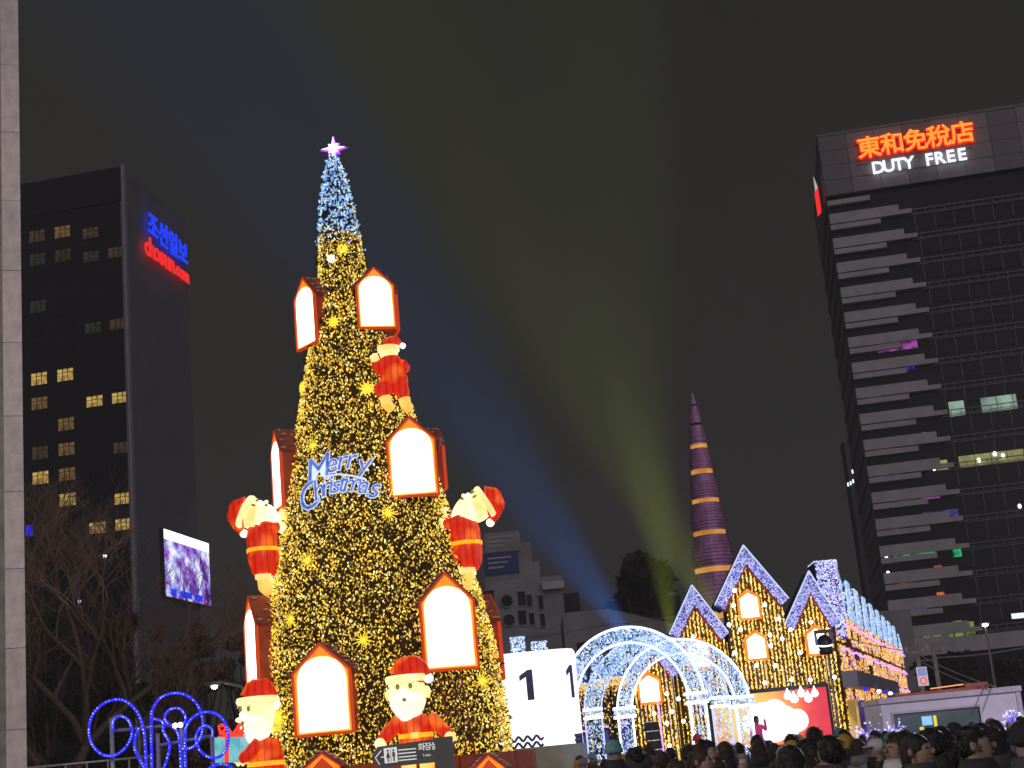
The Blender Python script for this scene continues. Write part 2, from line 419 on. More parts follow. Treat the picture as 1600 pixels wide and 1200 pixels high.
def lit_strip(x0, y0, x1, y1, h, m, pane=2.1):
    u0, z0 = LA(x0, y0); u1, _ = LA(x1, y1)
    u = u0
    while u < u1:
        if random.random() < .88: MB().box(u, min(u + pane - .1, u1), .60, .66, z0 - h, z0).build('lit_or_reflecting_window', M[m], TA)
        u += pane
lit_strip(1482, 627, 1588, 615, 2.0, 'win_green'); lit_strip(1436, 722, 1480, 716, 1.3, 'win_yellow'); lit_strip(1498, 712, 1600, 698, 1.5, 'win_yellow')
for px, py in ((1447, 728), (1460, 731), (1530, 718), (1555, 708), (1568, 711), (1594, 790), (1385, 868), (1388, 895)):
    u, z = LA(px, py); MB().ell((u, .5, z), (.22, .1, .3)).build('lamp_or_glint', M['spot_white'], TA)  # the two at the corner paint the white glint along its edge
# ground floor, green lit
u0, z1 = LA(1420, 975); u1, z0 = LA(1530, 1004)
k = 0
for i in range(6):
    a, b = u0 + (u1 - u0) * i / 6, u0 + (u1 - u0) * (i + 1) / 6 - .2
    MB().box(a, b, .7, .85, z0 + random.uniform(0, .3), z1 - random.uniform(0, .5)).build('lit_or_reflecting_window', C['lime'], TA)
MB().box(0, WA, -.6, .9, zsN - 3.0, zsN - 1.0).build('canopy', M['spandrel'], TA)
# big sign
def sign_line(root, LF, p0, p1, chars, size, mt, back, off, kinds, widen=1., bold=.0, gap=None):
    """letters evenly from pixel p0 to pixel p1 (letter centres), on the plane local y=off"""
    u0, z0 = LF(*p0); u1, z1 = LF(*p1); n = len(chars)
    for i, ch in enumerate(chars):
        if ch == ' ': continue
        t = i / (n - 1); u = u0 + (u1 - u0) * t; z = z0 + (z1 - z0) * t
        if back:
            g = text_mesh(ch, size, .06, 0.); co = np.zeros(len(g.vertices) * 3); g.vertices.foreach_get('co', co); co = co.reshape(-1, 3); fs = [tuple(p.vertices) for p in g.polygons]
            rb = MB()
            for q_ in range(10): a_ = 2 * math.pi * q_ / 10; rb.add((co + np.array([.21 * math.cos(a_), .21 * math.sin(a_), -.004 * q_])).tolist(), fs)
            link('letter_rim', rb.mesh('letter_rim', back), root, (u, off + .3, z), (math.pi / 2, 0, 0))
        if back:
            rb = MB()
            for q_ in range(6): a_ = 2 * math.pi * q_ / 6; rb.add((co + np.array([.055 * math.cos(a_), .055 * math.sin(a_), .003 * q_])).tolist(), fs)
            link('letter', rb.mesh('letter', mt), root, (u, off, z), (math.pi / 2, 0, 0))
        else: letter(ch, size, mt, root, (u, off, z), extrude=.10, offset=bold, scale=(widen, 1, 1), name='letter')
SG = thing('rooftop_sign', 'glowing red Chinese characters above white DUTY FREE lettering on the grey tower crown', 'sign', TA.location, (0, 0, rzA))
sign_line(SG, LA, (1358, 235), (1503, 212), '東和免稅店', 3.35, M['sign_orange'], M['sign_redrim'], -.75, 0, bold=.0)
u0, z0 = LA(1372, 265); u1, z1 = LA(1505, 244)
xs = [0, .125, .245, .36, .60, .72, .85, .98]; k = 0
for ch in 'DUTYFREE':
    t = xs[k]; k += 1
    letter(ch, 2.45, M['sign_lit_white'], SG, (u0 + (u1 - u0) * t, -.6, z0 + (z1 - z0) * t), extrude=.1, offset=.06)
MB().box(*[LA(1335, 240)[0], LA(1520, 240)[0]], -.14, -.06, LA(1430, 244)[1] - .1, LA(1430, 244)[1] + .1).box(LA(1345, 240)[0], LA(1510, 240)[0], -.14, -.06, LA(1430, 262)[1] - .1, LA(1430, 262)[1] + .1).build('sign_rail', M['rail'], SG)
SB = thing('side_sign', 'narrow red and white vertical sign on the side wall of the grey tower', 'sign', (cA.x, YA, 0), (0, 0, rzA))
z1 = LA(1276, 262)[1]; z0 = LA(1279, 326)[1]; zm = LA(1278, 290)[1]
MB().prism([(-1.35, z0), (-.75, z0 + .6), (-.75, zm + 1), (-1.35, zm)], 3, 3.5).build('red_panel', M['sign_red'], SB)
MB().prism([(-1.2, zm + .3), (-.8, zm + 1.1), (-1.15, z1)], 3.1, 3.6).build('white_panel', M['sign_white'], SB)

# ================================================================== LEFT TOWER (hotel with newspaper sign)
YB = 200.; cB = P(190, 266, YB); zB = cB.z
YB1 = Yz(289, 350, zB); pB1 = P(289, 350, YB1)
YB0 = Yz(38, 293, zB); pB0 = P(38, 293, YB0)
rzF = math.atan2(YB - YB0, cB.x - pB0.x)
TB = thing('hotel_tower', 'dark hotel tower with scattered gold lit windows and a plain grey side wall', 'hotel building', (cB.x, YB, 0), (0, 0, rzF))
rzS = math.atan2(YB1 - YB, pB1.x - cB.x)
LB = lambda px, py, off=0.: local_hit(TB.location, rzF, px, py, off)
LS = lambda px, py, off=0.: local_hit(TB.location, rzS, px, py, off)
wS = math.hypot(YB1 - YB, pB1.x - cB.x)
ang = rzS - rzF
WB = 46.
# plan as seen from above: front from (-WB,0) to (0,0), side from (0,0) to (sx,sy)
sx, sy = wS * math.cos(ang), wS * math.sin(ang)
plan = [(-WB, .3), (-.35, .3), (sx - .3, sy), (-WB, sy)]
vs = [(x, y, 0) for x, y in plan] + [(x, y, zB) for x, y in plan]
MB().add(vs, [(0, 1, 5, 4), (1, 2, 6, 5), (2, 3, 7, 6), (3, 0, 4, 7), (4, 5, 6, 7)]).build('core', M['dark_facade'], TB)
SIDE = Matrix.Rotation(ang, 4, 'Z')
MB().box(0, wS, 0, .35, 0, zB + .6, mt=SIDE).build('side_wall', M['pale_concrete'], TB)
MB().box(-.15, .75, -.3, -.01, 0, zB + .9, mt=SIDE).build('corner_strip', M['corner_strip'], TB)
MB().box(wS * .46, wS + .3, .36, 8, 0, zB - 1.0, mt=SIDE).build('stair_tower', M['pale_concrete'], TB)
MB().box(-WB, -.2, -.25, .29, zB - 4.6, zB + .5).build('parapet', M['dark_facade'], TB)
# windows in a regular grid, following the photo's rows
colu = [LB(60, 600)[0], LB(101, 600)[0], LB(146, 600)[0], LB(186, 600)[0]]
zr = LB(101, 585)[1]; fhB = (LB(101, 585)[1] - LB(105, 780)[1]) / 5.
lit = {}
for px, py, k in [(94, 351, 'warm'), (142, 346, 'dim'), (57, 365, 'dim'), (56, 404, 'faint'), (179, 383, 'dim'), (137, 387, 'faint'), (96, 392, 'faint'), (58, 476, 'faint'), (183, 495, 'dim'), (144, 497, 'faint'),
                  (62, 592, 'gold'), (100, 584, 'gold'), (147, 612, 'gold'), (183, 607, 'gold'), (58, 627, 'warm'), (103, 664, 'warm'), (192, 687, 'dim'), (104, 702, 'warm'), (65, 704, 'dim'), (65, 747, 'gold'), (104, 741, 'warm'),
                  (105, 780, 'gold'), (192, 769, 'gold'), (154, 814, 'gold'), (189, 809, 'gold')]:
    u, z = LB(px, py)
    c = min(range(4), key=lambda i: abs(colu[i] - u)); r = round((zr - z) / (fhB / 2.)) / 2.
    lit[(c, round((zr - z) / fhB))] = k
frm = MB()
frm.box(-1.3, 1.3, -.10, .02, -.95, -.87).box(-1.3, 1.3, -.10, .02, .87, .95).box(-1.3, -1.2, -.10, .02, -.86, .86).box(1.2, 1.3, -.10, .02, -.86, .86)
for q in (-.45, .35): frm.box(q, q + .09, -.09, .0, -.86, .86)
frm.box(-1.19, 1.19, -.07, -.03, .30, .38)
fme = frm.mesh('window', M['dark_facade'])
pme = {k: MB().box(-1.2, 1.2, -.02, .03, -.87, .87).mesh('pane', M[mn]) for k, mn in (('gold', 'win_gold'), ('warm', 'win_warm'), ('dim', 'win_dim'), ('faint', 'win_faint'), ('off', 'dark_glass'))}
cols = colu + [colu[0] - (colu[1] - colu[0]) * 1.0]
for r in range(-7, 17):
    for c, u in enumerate(cols):
        z = zr - r * fhB - (0. if c < 2 or c == 4 else 1.0)
        if z > zB - 5.5 or z < 4: continue
        w = link('window', fme, TB, (u, .26, z)); link('pane', pme[lit.get((c, r), 'off')], w, (0, 0, 0))
for r in range(-7, 17):
    z = zr - r * fhB - fhB / 2.
    if z < zB - 5: MB().box(-WB, -.3, .16, .29, z - .12, z + .12).build('floor_band', M['dark_facade'], TB)
# newspaper sign, on the receding side wall
SN = thing('newspaper_sign', 'blue Korean characters above red chosun.com lettering on the grey side wall', 'sign', TB.location, (0, 0, rzS))
sign_line(SN, LS, (232, 357), (279, 398), '조선일보', 4.1, M['sign_blue'], None, -.75, 0, bold=.05)
pts = [(223, 386), (230.5, 391), (238, 396), (246, 402), (254, 408), (262, 414), (267, 419), (271, 422), (277, 427), (284, 432)]
for ch, (px, py), s_ in zip('chosun.com', pts, [4.2] * 6 + [3.2] * 4):
    u, z = LS(px, py); letter(ch, s_, M['sign_red'], SN, (u, -.7, z), extrude=.1, offset=.05)
# LED screen on the side wall
def screen_mat():
    m, t, b = newmat('led_picture')
    tc = t.nodes.new('ShaderNodeTexCoord'); v = t.nodes.new('ShaderNodeTexNoise'); v.inputs['Scale'].default_value = .38; v.inputs['Detail'].default_value = 5; v.inputs['Roughness'].default_value = .65
    r = t.nodes.new('ShaderNodeValToRGB'); cr = r.color_ramp
    cr.elements[0].position = .34; cr.elements[0].color = (.03, .01, .12, 1); cr.elements[1].position = .62; cr.elements[1].color = (.9, .95, 1., 1)
    for p, c in ((.42, (.10, .05, .45)), (.47, (.5, .12, .6)), (.51, (.15, .35, .9)), (.56, (.7, .6, 1.))):
        e = cr.elements.new(p); e.color = (*c, 1)
    t.links.new(tc.outputs['Object'], v.inputs['Vector']); t.links.new(v.outputs[0], r.inputs[0]); t.links.new(r.outputs[0], b.inputs['Emission Color'])
    b.inputs['Emission Strength'].default_value = 1.1; b.inputs['Base Color'].default_value = (.02, .02, .02, 1)
    m.cycles.emission_sampling = 'NONE'; return m
u0, z1 = LS(249, 827); u1, _ = LS(319, 850); z0 = LS(249, 931)[1]; zb = LS(249, 842)[1]
SC = thing('led_screen', 'bright video screen with white banner and purple picture low on the grey side wall', 'video screen', TB.location, (0, 0, rzS))
MB().box(u0 - .15, u1 + .15, -.62, -.02, z0 - .15, z1 + .15).build('housing', M['black_paint'], SC)
MB().box(u0, u1, -.70, -.63, z0, zb - .02).build('picture', screen_mat(), SC)
MB().box(u0, u1, -.72, -.63, zb, z1).build('banner', M['tube_white'], SC)
bt = MB()
for a, b_ in ((.1, .22), (.3, .55), (.62, .8)): bt.box(u0 + (u1 - u0) * a, u0 + (u1 - u0) * b_, -.73, -.72, z0 + .3, z0 + 1.2)
bt.build('caption_block', M['sign_blue'], SC)
# light that the screen throws on its wall
ld = bpy.data.lights.new('screen_light', 'AREA'); ld.shape = 'RECTANGLE'; ld.size = u1 - u0; ld.size_y = z1 - z0; ld.energy = 260; ld.color = (.75, .8, 1)

# ================================================================== LOW BUILDINGS IN THE DISTANCE
Yc = 165.
BC = thing('terraced_building', 'stepped pale grey old building with round windows and a dark billboard on its roof block', 'building', (0, Yc, 0))
LC = lambda px, py, off=0.: local_hit((0, Yc, 0), 0., px, py, off)
def blk(x0, y0, x1, off=0., dep=12., m='old_wall', par=None, name='wall', z0=0, base_py=None):
    u0, z1 = LC(x0, y0, off); u1, _ = LC(x1, y0, off)
    zz = z0 if base_py is None else LC((x0 + x1) / 2, base_py, off)[1]
    return MB().box(u0, u1, off, off + dep, zz, z1).build(name, M[m], par or BC)
blk(752, 836, 812, 3., 14); blk(811, 848, 829, 4., 10); blk(828, 878, 842, 4.2, 10)
blk(758, 910, 878, 1., 18); blk(878, 928, 905, 6., 10, 'old_dark')
MB().box(*[LC(760, 0)[0], LC(880, 900)[0]], -.1, 1.0, LC(820, 924)[1], LC(820, 912)[1]).build('cornice', M['spandrel'], BC)
for px, py, w, h, k in ((764, 940, 16, 36, 0), (764, 972, 16, 30, 0), (815, 934, 12, 22, 0), (827, 937, 8, 18, 0), (845, 940, 7, 20, 0), (816, 964, 12, 22, 0), (831, 966, 8, 18, 0), (848, 968, 7, 20, 0)):
    u, z = LC(px, py); hw, hh = w / 2 / ppm(Yc), h / 2 / ppm(Yc)
    f = MB().box(u - hw - .12, u + hw + .12, .80, .99, z - hh - .12, z - hh).box(u - hw - .12, u + hw + .12, .8, .99, z + hh, z + hh + .12).build('window', M['old_wall'], BC)
    MB().box(u - hw, u + hw, .90, .98, z - hh, z + hh).build('pane', M['old_dark'], f)
for px, py in ((792, 938), (795, 968)):
    u, z = LC(px, py)
    ring = MB(); ring.lathe([(.62, 0), (.62, .22), (.78, .22), (.78, 0)], 20, mt=Matrix.Translation((u, .98, z)) @ Matrix.Rotation(math.pi / 2, 4, 'X'))
    f = ring.build('round_window', M['old_wall'], BC)
    MB().lathe([(0, 0), (.6, 0)], 20, mt=Matrix.Translation((u, .90, z)) @ Matrix.Rotation(math.pi / 2, 4, 'X')).build('pane', M['old_dark'], f)
BL = thing('billboard', 'two dark rooftop billboard panels with faint white lines on the stepped grey building', 'billboard', (0, Yc, 0))
for y0, y1, m_ in ((834, 862, 'old_wall'), (866, 896, 'navy')):
    u0, z1 = LC(756, y0, 2.9); u1, z0 = LC(812, y1 - 2, 2.9)
    MB().box(u0, u1, 2.7, 2.95, z0, z1).build('panel', M[m_], BL)
    for j in range(3):
        a = u0 + (u1 - u0) * .1; zz = z1 - (z1 - z0) * (.25 + .22 * j)
        MB().box(a, a + (u1 - u0) * (.7 - .12 * j), 2.6, 2.69, zz - .09, zz + .09).build('text_line', M['spandrel'], BL)
BD = thing('long_low_building', 'long low building with a sloping grey roof behind the light arches', 'building', (0, 130, 0))
LD = lambda px, py, off=0.: local_hit((0, 130, 0), 0., px, py, off)
u0, z0 = LD(878, 958); u1, z1 = LD(1055, 975)
MB().prism([(u0, 0), (u1 + 20, 0), (u1 + 20, z1 - .6), (u1, z1), (u0 + 4, z0), (u0, z0)], 0, 14).build('wall', M['old_wall'], BD)
for i in range(9): MB().box(u0 + 1 + i * 1.7, u0 + 2.1 + i * 1.7, -.05, 0.1, z1 - 1.7, z1 - .8).build('window', M['old_dark'], BD)
BE = thing('slim_dark_tower', 'dark distant tower with four tiny lit windows beside the grey office tower', 'building', (0, 330, 0))
LE = lambda px, py, off=0.: local_hit((0, 330, 0), 0., px, py, off)
u0, z1 = LE(1318, 690); u1, _ = LE(1480, 690)
MB().box(u0, u1, 0, 4, 0, z1).build('wall', M['far_wall'], BE)
for px, py in ((1332, 737), (1325, 757), (1329, 755), (1333, 752)):
    u, z = LE(px, py); MB().box(u - .15, u + .15, -.1, 0, z - .4, z + .4).build('window', M['tube_white'], BE)
BF = thing('faraway_block', 'faraway dark block with one faint white rooftop light behind the arches', 'building', (0, 320, 0))
LF_ = lambda px, py: local_hit((0, 320, 0), 0., px, py)
u0, z1 = LF_(948, 940); u1, _ = LF_(1062, 935)
MB().box(u0, u1, 0, 20, 0, z1).build('wall', M['old_dark'], BF)
u, z = LF_(1000, 941); MB().box(u - 1.4, u + 1.4, -.4, -.1, z - .2, z + .25).build('roof_light', M['sign_white'], BF)

# ================================================================== STRIPED SPIRE (plain tiered cone)
YS = 105.; sb = P(1130, 960, YS); st = P(1095, 612, YS)
SP = thing('striped_spire', 'tall slender purple banded cone with amber lit rings rising behind the gables', 'spire', (sb.x - .25, YS, 0))
M['spire'] = mat('purple_metal', (.78, .38, .70), .45, .25, 1.5, .2, metal=.2)
M['spire_glow'] = emat('spire_amber', (.80, .36, .08), .85, c2=(.5, .2, .04), scale=1.2)
H = st.z; tiers = [0, 5.6, 9.6, 12.7, 15.2, 17.4, 19.4, 21.2, 22.8, 24.2, H]
f_ = H / 25.2; tiers = [t * f_ for t in tiers[:-1]] + [H]
R0 = 50 / ppm(YS)
rr = lambda z: R0 * 1.08 * max(0, 1 - z / H) ** .72 + .015
for i in range(10):
    za, zc = tiers[i], tiers[i + 1]; n = 9 if i < 7 else 5
    gap = .15 * (zc - za) if i else 0
    prof = []
    for j in range(n + 1):
        t = j / n; z = za + gap + (zc - za - gap) * t
        bul = 1 + .10 * math.sin(math.pi * min(1, t * 1.15)) if i < 9 else 1
        prof += [(rr(z) * bul, z)]
        if j < n: prof += [(rr(z) * bul * .93, z + .03), (rr(z) * bul * .93, z + (zc - za - gap) / n - .03)]
    MB().lathe([(0.01, prof[0][1])] + prof + [(.01, zc)], 22, smooth=False).build('tier', M['spire'], SP)
    if 0 < i < 8: MB().lathe([(rr(za) * .90, za - .05), (rr(za) * .90, za + gap + .08)], 22).build('glow_ring', M['spire_glow'], SP)
MB().lathe([(rr(0) * 1.25, 0), (rr(0) * 1.25, .6), (0, .6)], 24).build('plinth', M['paving'], SP)

exec_marker = None
# ================================================================== CHRISTMAS TREE
YT = 34.
tip = P(521, 245, YT)
# silhouette rows measured along the axis: photo y, left x, right x
rows = [(245, 514, 527), (262, 510, 536), (310, 504, 549), (368, 498, 562), (440, 496, 573), (500, 490, 592), (560, 478, 612), (640, 466, 640), (700, 460, 664), (780, 446, 690), (860, 436, 718),
        (930, 428, 748), (1010, 426, 775), (1090, 430, 790), (1150, 434, 796), (1200, 436, 800)]
axis = []; prof = []
for y, a, b in rows:
    p = P((a + b) / 2, y, YT); w = (P(b, y, YT) - P(a, y, YT)).length / 2
    axis.append((p.x, p.z)); prof.append((w, p.z))
prof.append((prof[-1][0] * 1.0, .8)); axis.append((axis[-1][0] + .04, .8))
zz = np.array([q[1] for q in prof])[::-1]; ww = np.array([q[0] for q in prof])[::-1]; xx = np.array([q[0] for q in axis])[::-1]
px_fit = np.polyfit(zz, xx, 2)
Rt = lambda z: np.interp(z, zz, ww)
Xt = lambda z: np.polyval(px_fit, z)
CT = thing('christmas_tree', 'giant cone Christmas tree covered in thousands of gold fairy lights with a blue lit tip', 'Christmas tree', (Xt(0.), YT, 0))
ox = CT.location.x
def cone_pt(z, th, k=1.):
    r = Rt(z) * k; return (Xt(z) - ox + r * np.cos(th), r * np.sin(th), z)
ztip = tip.z
zl = np.linspace(.8, ztip, 70); shell = MB(); vs = []; nn = 40
for z in zl:
    for j in range(nn):
        th = 2 * math.pi * j / nn; k = .93 + random.uniform(-.03, .03); vs.append(cone_pt(z, th, k))
fs = [(i * nn + j, i * nn + (j + 1) % nn, (i + 1) * nn + (j + 1) % nn, (i + 1) * nn + j) for i in range(len(zl) - 1) for j in range(nn)]
shell.add(vs, fs); shell.build('netting_shell', M['fir_dark'], CT)
MB().tube([(0, 0, 0), (0, 0, 1.5)], .5, 12).build('trunk', M['bark'], CT)
# fir garland sprigs
N = 9000; area_w = np.interp(zl, zz, ww); cdf = np.cumsum(area_w + .25); cdf /= cdf[-1]
def sample_z(n): return np.interp(rng.random(n), cdf, zl)
z = sample_z(N); th = rng.uniform(0, 2 * np.pi, N); r = Rt(z) * rng.uniform(.92, 1.02, N)
base = np.stack([Xt(z) - ox + r * np.cos(th), r * np.sin(th), z], 1)
nor = np.stack([np.cos(th), np.sin(th), rng.uniform(-.5, .5, N)], 1)
tan = np.stack([-np.sin(th), np.cos(th), rng.normal(0, .8, N)], 1); tan /= np.linalg.norm(tan, axis=1)[:, None]
ln = rng.uniform(.05, .15, N)[:, None]; wd = rng.uniform(.02, .05, N)[:, None]
v = np.stack([base - tan * wd, base + tan * wd, base + nor * ln], 1).reshape(-1, 3)
me = bpy.data.meshes.new('fir_sprigs'); me.from_pydata(v.tolist(), [], [(i * 3, i * 3 + 1, i * 3 + 2) for i in range(N)]); me.materials.append(M['fir'])
link('fir_sprigs', me, CT, kind='stuff')
# fairy lights: twinkling strands wound round the cone
zblue = P(530, 372, YT).z
N = 37000
z = sample_z(N); th = rng.uniform(0, 2 * np.pi, N)
keep = (np.sin(z * 5.1 + 3 * np.sin(th * 3)) + np.sin(th * 9 + z * 2.3) + rng.normal(0, 1.2, N)) > -1.6
z, th = z[keep], th[keep]; n = len(z)
r = Rt(z) * rng.uniform(.985, 1.02, n)
pos = np.stack([Xt(z) - ox + r * np.cos(th), r * np.sin(th), z], 1)
cols_ = palette(n, GOLD, [5, 5, 3, 2], .35, 2.1)
bl = (z > zblue + rng.normal(0, .18, n)) & ~((np.abs(np.sin(th / 1.0 + 1.9)) > .985) & (rng.random(n) < .6))
cb = palette(n, [(.25, .55, 1.), (.55, .85, 1.), (.08, .22, .9), (1., .95, .9), (.95, .8, .4)], [4, 4, 3, 1.3, .8], .5, 1.3)
cols_[bl] = cb[bl]
bulbs('fairy_lights', pos, rng.uniform(.010, .0205, n), cols_, CT, stretch=2.0)
n3 = 22000; z3 = sample_z(n3); z3 = z3[z3 < zblue]; n3 = len(z3); t3 = rng.uniform(0, 2 * np.pi, n3); r3 = Rt(z3) * rng.uniform(.95, .985, n3)
bulbs('fairy_lights', np.stack([Xt(z3) - ox + r3 * np.cos(t3), r3 * np.sin(t3), z3], 1), rng.uniform(.012, .021, n3), palette(n3, [(.42, .26, .012), (.6, .4, .03), (.25, .12, .01)], [3, 2, 2]), CT)
zt2 = zblue - .05
pos2 = pos[bl]; pos2 = pos2 + rng.normal(0, .03, pos2.shape)
bulbs('fairy_lights', pos2, rng.uniform(.014, .026, len(pos2)), palette(len(pos2), [(.25, .55, 1.), (.6, .85, 1.), (.1, .25, .9)], [4, 3, 3]), CT)
# little red baubles
bb = MB()
for i in range(70):
    z_ = float(sample_z(1)[0]); t_ = random.uniform(math.pi, 2 * math.pi)
    if z_ > zblue or i % 2: continue
    MB().ell(cone_pt(z_, t_, 1.01), (.06, .06, .06), n=8, k=6).build('bauble', M['rim_glow'] if i % 2 else M['fir'], CT)

def on_tree(px, py, k=1.):
    """point of the cone's surface under a pixel (front side), with its outward normal angle"""
    d = ray(px, py); best = None
    for i in range(400):
        Y = 30. + i * .0175 * (8 / 7.) ; q = CAM + d * (Y / d.y)
        r = float(Rt(q.z)) * k; dx = q.x - float(Xt(q.z)); dy = q.y - YT
        e = math.hypot(dx, dy) - r
        if e <= 0: return q
        if best is None or e < best[0]: best = (e, q)
    return best[1]

# star
STR = thing('tree_star', 'glowing pinkish white pointed star at the top of the giant tree', 'star', (P(521, 232, YT).x, YT, P(521, 232, YT).z), (0, rad(2), rad(-8)))
def star_poly(n, R, r, sc=None):
    pts = []
    for i in range(n * 2):
        a = math.pi / 2 + math.pi * i / n; q = (R * (sc[(i // 2) % len(sc)] if sc else 1)) if i % 2 == 0 else r
        pts.append((q * math.cos(a), q * math.sin(a)))
    return pts[::-1][:]
def star_mesh(mb, poly, t, y0=0., mi=0):
    n = len(poly); vs = [(0, y0 - t, 0), (0, y0 + t, 0)] + [(x, y0, z) for x, z in poly]
    fs = [(0, 2 + i, 2 + (i + 1) % n) for i in range(n)] + [(1, 2 + (i + 1) % n, 2 + i) for i in range(n)]
    return mb.add(vs, fs, mi)
star_mesh(MB(), star_poly(8, .31, .11, [1, .55]), .10, -.03).build('star_body', M['star'], STR)
star_mesh(MB(), star_poly(8, .37, .15, [1, .6]), .04, .05).build('star_rim', M['star_rim'], STR)
MB().tube([(0, .05, -.1), (0.02, .05, -.42)], .025, 6).build('mount', M['black_paint'], STR)

# gold starburst ornaments
def burst_mesh(n, R, seed):
    rd = random.Random(seed); mb = MB()
    mb.ell((0, -.05, 0), (R * .22, .05, R * .22), n=10, k=6)
    for i in range(n):
        a = 2 * math.pi * i / n + rd.uniform(-.06, .06); L = R * rd.uniform(.78, 1.1)
        mb.tube([(0, -.05, 0), (L * math.cos(a), -.09 + rd.uniform(-.02, .02), L * math.sin(a))], R * .07, 4, r1=R * .035)
    return mb.mesh('gold_burst', M['flake'])
bm_ = [burst_mesh(12, .2, 1), burst_mesh(14, .2, 2), burst_mesh(16, .2, 3), burst_mesh(14, .2, 4)]
fl_me = star_mesh(MB(), star_poly(10, .21, .11), .06).mesh('gold_burst', M['flake'])
orn = [(536, 389, 9, 'just under the blue tip of the tree', .8), (521, 503, 9, 'between the two topmost house lanterns', .85), (573, 607, 9, 'beside the climbing figure below the topmost house lanterns', .95), (491, 697, 0, 'above the Merry Christmas lettering', 1),
       (606, 803, 1, 'under the broad house lantern beside the Merry Christmas letters', 1), (483, 876, 2, 'beside the belt of the climber above the slim lantern', 1), (457, 968, 3, 'level with the narrow lower house lantern', 1), (568, 1000, 0, 'on the tree between the two big lower house lanterns', 1.05),
       (750, 1065, 1, 'under the big lower house lantern near the white drum', 1.15), (440, 1122, 2, 'behind the head of the figure holding the gift', 1.5), (471, 606, 9, 'on the outer edge of the tree above the blue lettering', .75), (495, 1022, 3, 'partly behind the peak of the low central house lantern', .6)]
for px, py, k, lab, s_ in orn:
    q = on_tree(px, py, 1.03); yaw = math.atan2(q.x - Xt(q.z), -(q.y - YT))
    o = link('starburst_ornament', fl_me if k == 9 else bm_[k], None, q, (0, random.uniform(0, 1), 0)); o.rotation_euler = (0, random.uniform(-.3, .3), yaw * .8); o.scale = (s_,) * 3
    tag(o, 'gold starburst ornament ' + lab, 'ornament', 'gold starburst ornaments on the tree')
q = on_tree(517, 404, 1.04)
o = MB().ell((0, 0, 0), (.085, .085, .085), n=12, k=8).build('tree_spotlight', M['spot_white'], None, loc=q)
tag(o, 'small dazzling white lamp just below the blue tip of the tree', 'lamp')

# ------------------------------------------------------------------ house shaped lanterns
def arch_poly(w, z0, z1, n=10, pr=.9):
    """window opening: straight sides then round head"""
    r = w * pr; pts = [(-w, z0), (w, z0), (w, z1 - r)]
    for i in range(1, n): a = math.pi * i / n; pts.append((w * math.cos(a), z1 - r + r * math.sin(a)))
    pts.append((-w, z1 - r)); return pts
def make_lantern(w, h, depth, gable, arch=True, snow=True, small=False):
    """front in the plane y=0 looking to -y, width w, total height h, origin at the middle of the base of the front"""
    root = bpy.data.objects.new('house_lantern', None); COL.objects.link(root)
    hw = w / 2; ze = h - gable
    flare = .0
    MB().prism([(-hw, 0), (hw, 0), (hw, ze), (0, h), (-hw, ze)], .0, depth).build('body', M['lantern_body'], root)
    t = .034 * w
    # rim around the front
    rim = MB()
    outer = [(-hw - t, -t), (hw + t, -t), (hw + t, ze + t * .4), (0, h + t * 1.2), (-hw - t, ze + t * .4)]
    inner = [(-hw + t * .3, t * .3), (hw - t * .3, t * .3), (hw - t * .3, ze), (0, h - t * .6), (-hw + t * .3, ze)]
    n = 5
    vs = [(x, -.05, z) for x, z in outer] + [(x, -.05, z) for x, z in inner] + [(x, .03, z) for x, z in outer] + [(x, .0, z) for x, z in inner]
    fs = []
    for i in range(n):
        j = (i + 1) % n
        fs += [(i, j, n + j, n + i), (i, 2 * n + i, 2 * n + j, j), (n + i, n + j, 3 * n + j, 3 * n + i)]
    rim.add(vs, fs); rim.build('front_rim', M['rim_glow'], root)
    MB().prism(inner, -.02, -.004).build('front_panel', M['gable_glow'], root)
    wm = .86 if not small else .6
    if arch: po = arch_poly(hw * wm, h * .035, h * .86, 10); MB().prism(arch_poly(hw * (wm + .05), h * .02, h * .875, 10), -.0215, -.0205).build('pane_halo_arch', M['pane_halo'], root)  # thin yellow arch painting the glow round the pane
    else: po = [(-hw * wm, h * .06), (hw * wm, h * .06), (hw * wm, ze * .96), (0, h * .84), (-hw * wm, ze * .96)]
    MB().prism(po, -.035, -.022).build('window_pane', M['pane'] if not small else M['rim_glow'], root)
    # roof: two slabs of shingles with patches of snow
    L = math.hypot(hw, gable); a = math.atan2(gable, hw)
    for s in (-1, 1):
        mt = Matrix.Translation((0, 0, h + .02)) @ (Matrix.Rotation(a if s > 0 else math.pi - a, 4, 'Y') if s > 0 else Matrix.Rotation(-a, 4, 'Y'))
        rb = MB(); ov = .12 * w
        x0, x1 = (0, L + ov) if s > 0 else (-L - ov, 0)
        rb.box(x0, x1, -.03, depth + .08, .0, .05, mt=mt)
        r_ = rb.build('roof', M['lantern_roof'], root)
        if snow:
            sn = MB(); rd = random.Random(int(w * 1000) + s)
            rowsn = 5; cn = 5
            for i in range(rowsn):
                for j in range(cn):
                    if rd.random() < .62:
                        cx = x0 + (x1 - x0) * (i + .5 + .3 * rd.uniform(-1, 1)) / rowsn; cyy = depth * (j + .5 * (i % 2) + .3) / cn
                        sn.ell(mt @ Vector((cx, cyy, .055)), (.05 * w + rd.random() * .05, .05 * w + rd.random() * .05, .03), mi=0, n=7, k=4)
            if sn.v: sn.build('snow_patches', M['snow'], r_, kind='stuff')
    return root
lan_src = {}
